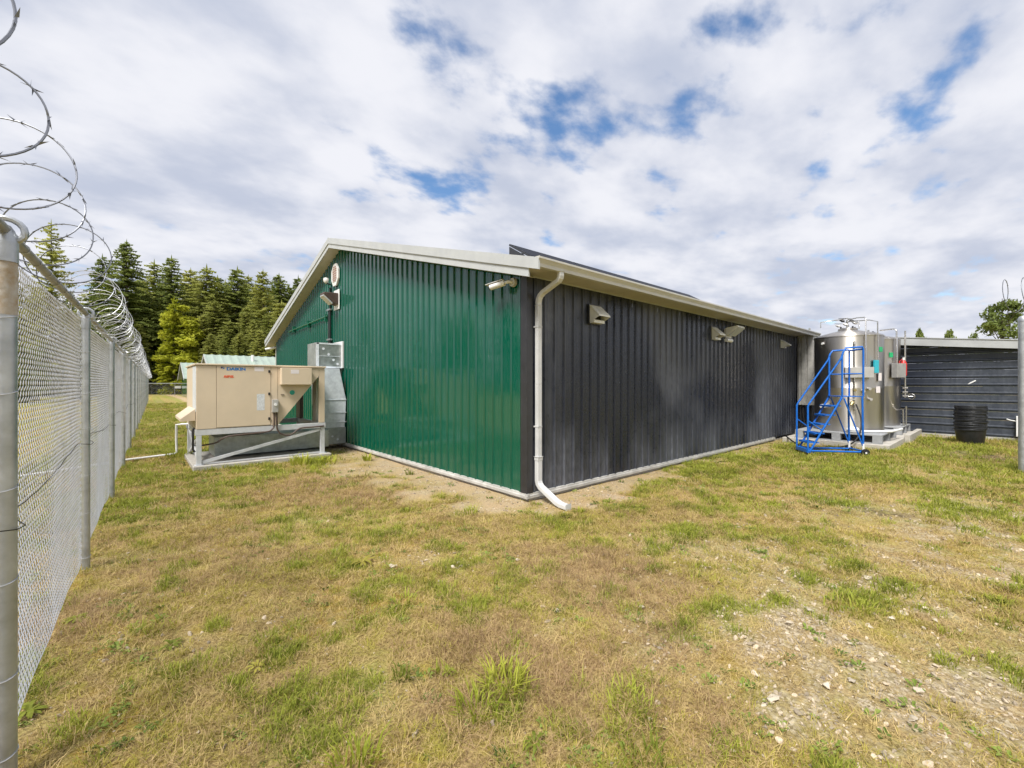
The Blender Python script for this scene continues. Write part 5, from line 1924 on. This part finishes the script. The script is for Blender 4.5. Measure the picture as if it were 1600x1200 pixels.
SM = [stone_mesh(40 + k) for k in range(6)]
r_ = random.Random(5)
big = PIX[:]
STONE_LAB = {(612, 885): 'flat pale stone in the lawn just right of the star shaped weed', (709, 884): 'small pale stone in the lawn below the building corner, left one', (809, 875): 'small pale stone in the lawn straight below the downspout outlet', (976, 1001): 'lone pale stone in brown grass above the dark green foreground clump', (870, 950): 'lone stone in the brown patch at the centre of the lawn', (1003, 948): 'lone pale stone in thin grass left of the stony patch', (1263, 955): 'large pale stone at the upper left of the stony patch', (1207, 1093): 'large pale stone at the lower left edge of the stony patch', (1357, 905): 'large flat stone at the back of the stony patch', (1427, 1127): 'pale stone nearest the bottom right of the stony patch', (1497, 1058): 'pale stone farthest right in the stony patch'}
lab_s = 'pale flattish stone half bedded in the thin grass'
for i, (px, py) in enumerate(big):
    xq, yq = ground_at(px, py)
    d = math.hypot(xq, yq)
    o = bpy.data.objects.new('stone', SM[i % 6])
    COL.objects.link(o)
    s = r_.uniform(.024, .042)
    if (px, py) in ((1263, 955), (1207, 1093), (612, 885), (1357, 905)):
        s = .050
    o.scale = (s, s, s)
    o.rotation_euler = (r_.uniform(-.2, .2), r_.uniform(-.2, .2), r_.uniform(0, 6.28))
    o.location = (xq, yq, float(ground_z(xq, yq)) + s * .26)
    tag(o, STONE_LAB.get((px, py), lab_s), 'stone', 'pale stones on the lawn')


# ------------------------------------------------------------------ scatter through geometry nodes
def scatter(name, pts, rots, scales, picks, meshes, label):
    """one 'stuff' object: small meshes instanced on a point cloud"""
    src = bpy.data.collections.new(name + '_source')
    for k, me in enumerate(meshes):
        so = bpy.data.objects.new(f'{name}_piece_{k:02d}', me)
        src.objects.link(so)
    me = bpy.data.meshes.new(name)
    me.from_pydata(np.asarray(pts, float).tolist(), [], [])
    a = me.attributes.new('rot', 'FLOAT_VECTOR', 'POINT')
    a.data.foreach_set('vector', np.ascontiguousarray(rots, dtype=np.float32).ravel())
    a = me.attributes.new('scl', 'FLOAT', 'POINT')
    a.data.foreach_set('value', np.ascontiguousarray(scales, dtype=np.float32))
    a = me.attributes.new('pick', 'INT', 'POINT')
    a.data.foreach_set('value', np.ascontiguousarray(picks, dtype=np.int32))
    o = bpy.data.objects.new(name, me)
    COL.objects.link(o)
    tag(o, label, kind='stuff')
    ng = bpy.data.node_groups.new(name, 'GeometryNodeTree')
    ng.interface.new_socket('Geometry', in_out='INPUT', socket_type='NodeSocketGeometry')
    ng.interface.new_socket('Geometry', in_out='OUTPUT', socket_type='NodeSocketGeometry')
    gi = ng.nodes.new('NodeGroupInput')
    go = ng.nodes.new('NodeGroupOutput')
    ip = ng.nodes.new('GeometryNodeInstanceOnPoints')
    ci = ng.nodes.new('GeometryNodeCollectionInfo')
    ci.inputs['Collection'].default_value = src
    ci.inputs['Separate Children'].default_value = True
    ci.inputs['Reset Children'].default_value = True
    ip.inputs['Pick Instance'].default_value = True

    def na(nm, ty):
        n = ng.nodes.new('GeometryNodeInputNamedAttribute')
        n.data_type = ty
        n.inputs['Name'].default_value = nm
        return n.outputs['Attribute']
    e2r = ng.nodes.new('FunctionNodeEulerToRotation')
    ng.links.new(na('rot', 'FLOAT_VECTOR'), e2r.inputs[0])
    ng.links.new(gi.outputs[0], ip.inputs['Points'])
    ng.links.new(ci.outputs[0], ip.inputs['Instance'])
    ng.links.new(na('pick', 'INT'), ip.inputs['Instance Index'])
    ng.links.new(e2r.outputs[0], ip.inputs['Rotation'])
    ng.links.new(na('scl', 'FLOAT'), ip.inputs['Scale'])
    ng.links.new(ip.outputs[0], go.inputs[0])
    md = o.modifiers.new('scatter', 'NODES')
    md.node_group = ng
    return o


def tuft(seed, material, n, hmin, hmax, spread, width, lean):
    r_ = np.random.default_rng(seed)
    V, F = [], []
    for k in range(n):
        a = r_.random() * 6.283
        rad = spread * math.sqrt(r_.random())
        b = np.array([rad * math.cos(a), rad * math.sin(a), -.005])
        az = a + r_.normal() * .9
        d = np.array([math.cos(az), math.sin(az), 0])
        s = np.array([-d[1], d[0], 0])
        h = r_.uniform(hmin, hmax)
        le = h * r_.uniform(.2, 1.0) * lean
        w = width * r_.uniform(.7, 1.3)
        p1 = b + d * le * .35 + np.array([0, 0, h * .6])
        p2 = b + d * le + np.array([0, 0, h * r_.uniform(.75, 1.0)])
        o = len(V)
        V += [b - s * w, b + s * w, p1 - s * w * .75, p1 + s * w * .75, p2]
        F += [(o, o + 1, o + 3, o + 2), (o + 2, o + 3, o + 4)]
    me = bpy.data.meshes.new('tuft')
    me.from_pydata([tuple(map(float, p)) for p in V], [], F)
    me.materials.append(MATS[material])
    me.update()
    return me


def blocked(x, y):
    """true where a slab, wall or building covers the ground"""
    m = (x > CX - .05) & (y > CY - .05) & (x < LX + .2)
    m |= (x > UX0 - .06) & (x < UX1 + .12) & (y > UY0 - .12) & (y < UY1 + .1)
    m |= (x > 14.78) & (y > 1.85) & (y < 4.45)
    m |= (x > SX - .05)
    return m


def seeds_in(n, x0, x1, y0, y1):
    return rng.uniform(x0, x1, n), rng.uniform(y0, y1, n)


def candidates(base):
    """points whose density falls with distance from the viewer, over the lawn"""
    xs, ys = [], []
    for (x0, x1, y0, y1, rho) in ((-1.8, 6.0, -1.2, 5.0, 1.0), (6.0, 11.0, -1.6, 4.7, .42), (11.0, 20.2, -2.5, 4.6, .16), (-1.8, 4.4, 5.0, 9.0, .5), (-1.8, 4.4, 9.0, 14.0, .26), (-1.6, 4.5, 14.0, 24.0, .10), (-1.0, 6.0, 24.0, 50.0, .03)):
        n = int((x1 - x0) * (y1 - y0) * base * rho)
        a, b = seeds_in(n, x0, x1, y0, y1)
        xs.append(a)
        ys.append(b)
    x, y = np.concatenate(xs), np.concatenate(ys)
    k = ~blocked(x, y)
    return x[k], y[k]


def dist_scale(x, y):
    d = np.hypot(x, y)
    return 1.0 + np.clip((d - 3.5) / 10.0, 0, 1.6)


def lay(name, base, dens_fn, meshes, smin, smax, label, tilt=.15):
    x, y = candidates(base)
    mk_ = masks(x, y)
    keep = rng.random(len(x)) < dens_fn(mk_, x, y)
    x, y = x[keep], y[keep]
    mk_ = [m[keep] for m in mk_]
    z = ground_z(x, y)
    n = len(x)
    rot = np.stack([rng.normal(0, tilt, n), rng.normal(0, tilt, n), rng.uniform(0, 6.283, n)], 1)
    scl = rng.uniform(smin, smax, n) * dist_scale(x, y)
    scatter(name, np.stack([x, y, z], 1), rot, scl, rng.integers(0, len(meshes), n), meshes, label)
    return n


T_DRY = [tuft(100 + k, 'blade_dry', 18, .007, .034, .06, .0016, 3.0) for k in range(6)]
T_OLI = [tuft(120 + k, 'blade_olive', 20, .012, .038, .055, .0017, 1.7) for k in range(6)]
T_GRN = [tuft(140 + k, 'blade_green', 22, .016, .050, .045, .0020, 1.1) for k in range(6)]
T_BRN = [tuft(180 + k, 'blade_brown', 16, .012, .055, .055, .0014, 2.4) for k in range(5)]
T_WSP = [tuft(160 + k, 'blade_dry', 9, .05, .12, .045, .0010, .9) for k in range(4)]
n1_ = lay('dry_grass', 750, lambda m, x, y: np.clip(.62 - .52 * m[0] - .9 * m[2] - .35 * m[1] - 1.2 * m[3] - .35 * m[5], .02, 1), T_DRY, .7, 1.3, 'short straw coloured grass over the whole lawn')
n2_ = lay('olive_grass', 620, lambda m, x, y: np.clip((.18 + .55 * sstep(fbm(x, y, 1.6, 33), .43, .62)) * (1 - .85 * m[5]) - .75 * m[0] - .9 * m[2] - 1.1 * m[3], .01, 1), T_OLI, .7, 1.25, 'short olive green grass in soft patches over the lawn')
n3_ = lay('green_grass', 620, lambda m, x, y: np.clip(1.0 * m[1] ** 1.4 - .35 * m[0] - .5 * m[2] - .8 * m[3], 0, 1), T_GRN, .8, 1.5, 'fresh green grass in tufts and patches over the lawn')
n5_ = lay('brown_grass', 520, lambda m, x, y: np.clip(m[5] * 1.0 + .10 - m[0] * .6 - m[2], 0, 1), T_BRN, .7, 1.2, 'reddish brown withered grass in patches of the lawn')
n4_ = lay('dead_stems', 150, lambda m, x, y: np.clip(m[5] * .9 + .12 - m[0] * .5 - m[2], 0, 1) * (np.hypot(x, y) < 7), T_WSP, .6, 1.15, 'thin dead stems standing in the brown patches')
T_WED = []
for k in range(5):
    r2 = random.Random(300 + k)
    mb = MB()
    for j in range(9):
        a = 6.283 * j / 9 + r2.uniform(-.3, .3)
        l = r2.uniform(.018, .042)
        d_ = Vector((math.cos(a), math.sin(a), 0))
        s_ = Vector((-d_.y, d_.x, 0)) * l * r2.uniform(.2, .34)
        zt = Vector((0, 0, l * r2.uniform(.15, .7)))
        o_ = d_ * r2.uniform(.0, .02)
        mb.add([o_, o_ + d_ * l * .55 + s_ + zt, o_ + d_ * l + zt * .8, o_ + d_ * l * .55 - s_ + zt], [(0, 1, 2, 3)])
    T_WED.append(mb.mesh('leaflets', 'leaf_weed'))
n6_ = lay('small_weeds', 110, lambda m, x, y: np.clip(.75 * sstep(fbm(x, y, 2.3, 77, 3), .56, .72) - m[2] * .6 - m[3] - .35 * m[0], 0, 1) + .025, T_WED, .4, 1.15, 'tiny flat leaved weeds dotted through the lawn')
PM = []
for k in range(4):
    me = stone_mesh(60 + k, .6).copy()
    me.materials.clear()
    me.materials.append(MATS['pebble_mix'])
    PM.append(me)
x, y = candidates(1500)
mk_ = masks(x, y)
keep = rng.random(len(x)) < np.clip(mk_[0] ** 1.0 * .95 + .03, 0, 1)
x, y = x[keep], y[keep]
n = len(x)
rot = np.stack([rng.normal(0, .4, n), rng.normal(0, .4, n), rng.uniform(0, 6.283, n)], 1)
scl = np.clip(rng.lognormal(math.log(.0070), .60, n), .003, .028) * (1 + .35 * (dist_scale(x, y) - 1))
scatter('gravel', np.stack([x, y, ground_z(x, y) + scl * .25], 1), rot, scl, rng.integers(0, 4, n), PM, 'small pale gravel in the worn patches and along the walls')
print('SCATTER', n1_, n2_, n3_, n4_, n5_, n)


# ------------------------------------------------------------------ weeds one can point at
def grass_clump(px, py, n, h, spread, material, label, width=.005, name='grass_clump'):
    xq, yq = ground_at(px, py)
    me = tuft(int(px * 3 + py), material, n, h * .45, h, spread, width, 1.1)
    o = bpy.data.objects.new(name, me)
    COL.objects.link(o)
    o.location = (xq, yq, float(ground_z(xq, yq)))
    tag(o, label, 'grass clump', 'green clumps on the lawn')


grass_clump(790, 1072, 120, .17, .12, 'blade_lush', 'largest bright yellow green grass clump in the middle foreground')
grass_clump(745, 1108, 60, .14, .11, 'blade_lush', 'bright grass clump just below and left of the largest one')
grass_clump(985, 1100, 80, .10, .13, 'blade_green', 'darker green grass clump right of the bright foreground clump')
grass_clump(560, 1190, 60, .14, .10, 'blade_lush', 'green grass clump at the bottom edge left of centre')
grass_clump(1010, 1190, 40, .11, .10, 'blade_green', 'green grass clump at the bottom edge right of centre')
grass_clump(1322, 950, 80, .10, .17, 'blade_green', 'round green clump beside the stony patch')
grass_clump(1398, 922, 70, .10, .17, 'blade_green', 'green clump farther back in the stony patch')
grass_clump(630, 1057, 30, .10, .05, 'blade_green', 'small green tuft in the brown foreground')
grass_clump(692, 1050, 26, .09, .05, 'blade_green', 'small green tuft just left of the bright foreground clump')
grass_clump(628, 938, 50, .10, .10, 'blade_green', 'dark green tuft in the middle of the lawn')
grass_clump(280, 715, 120, .34, .28, 'blade_lush', 'tall green grass at the left foot of the equipment stand', .006)
grass_clump(470, 726, 70, .30, .2, 'blade_lush', 'leafy green weeds at the right end of the concrete pad', .012)
grass_clump(512, 723, 70, .20, .25, 'blade_lush', 'low spreading weeds by the right leg of the equipment stand', .012)
grass_clump(574, 719, 30, .25, .08, 'blade_lush', 'yellow green broad leaved weed against the base of the green wall', .014)
grass_clump(490, 733, 24, .12, .06, 'blade_lush', 'small yellow weed in front of the concrete pad', .01)
grass_clump(640, 740, 40, .12, .08, 'blade_green', 'green tuft in the bare earth nearer the pad along the green wall')
grass_clump(692, 777, 40, .11, .08, 'blade_green', 'green tuft in the bare earth midway along the green wall')
grass_clump(735, 800, 70, .13, .12, 'blade_green', 'green tuft in the gravel left of the building corner')
grass_clump(905, 800, 40, .13, .07, 'blade_lush', 'grass tuft right of the downspout outlet')
grass_clump(1170, 692, 60, .24, .2, 'blade_green', 'weeds against the foot of the black wall near the ladder', .008)
grass_clump(1100, 733, 70, .13, .2, 'blade_green', 'low green weeds along the middle of the black wall', .007)


def rosette(px, py, n, L, material, label):
    xq, yq = ground_at(px, py)
    mb = MB()
    r_ = random.Random(px)
    for k in range(n):
        a = 6.283 * k / n + r_.uniform(-.2, .2)
        l = L * r_.uniform(.6, 1.1)
        d = Vector((math.cos(a), math.sin(a), 0))
        s = Vector((-d.y, d.x, 0))
        w = l * .11
        z = r_.uniform(.1, .35) * l
        P = [d * .01, d * l * .35 + s * w + Vector((0, 0, z)), d * l * .35 - s * w + Vector((0, 0, z)), d * l * .75 + s * w * 1.1 + Vector((0, 0, z * .9)), d * l * .75 - s * w * 1.1 + Vector((0, 0, z * .9)), d * l + Vector((0, 0, z * .3))]
        mb.add(P, [(0, 1, 2), (1, 3, 4, 2), (3, 5, 4)])
    o = bpy.data.objects.new('rosette_weed', mb.mesh('rosette_weed', material))
    COL.objects.link(o)
    o.location = (xq, yq, float(ground_z(xq, yq)) + .012)
    tag(o, label, 'weed', 'flat weeds on the lawn')


rosette(566, 880, 14, .13, 'blade_olive', 'flat star shaped weed in the middle of the lawn')
rosette(402, 1042, 9, .075, 'blade_olive', 'flat weed in the left foreground')
rosette(268, 1008, 14, .08, 'blade_green', 'grey green flat weed right of the second fence post')
rosette(120, 968, 14, .09, 'blade_green', 'leafy weed close to the fence between the first two posts')
rosette(45, 1115, 16, .09, 'blade_green', 'leafy weed at the foot of the nearest fence post')
rosette(700, 1050, 8, .07, 'blade_green', 'small leafy weed in the brown foreground grass')
rosette(835, 1165, 8, .07, 'blade_green', 'small leafy weed at the bottom centre')
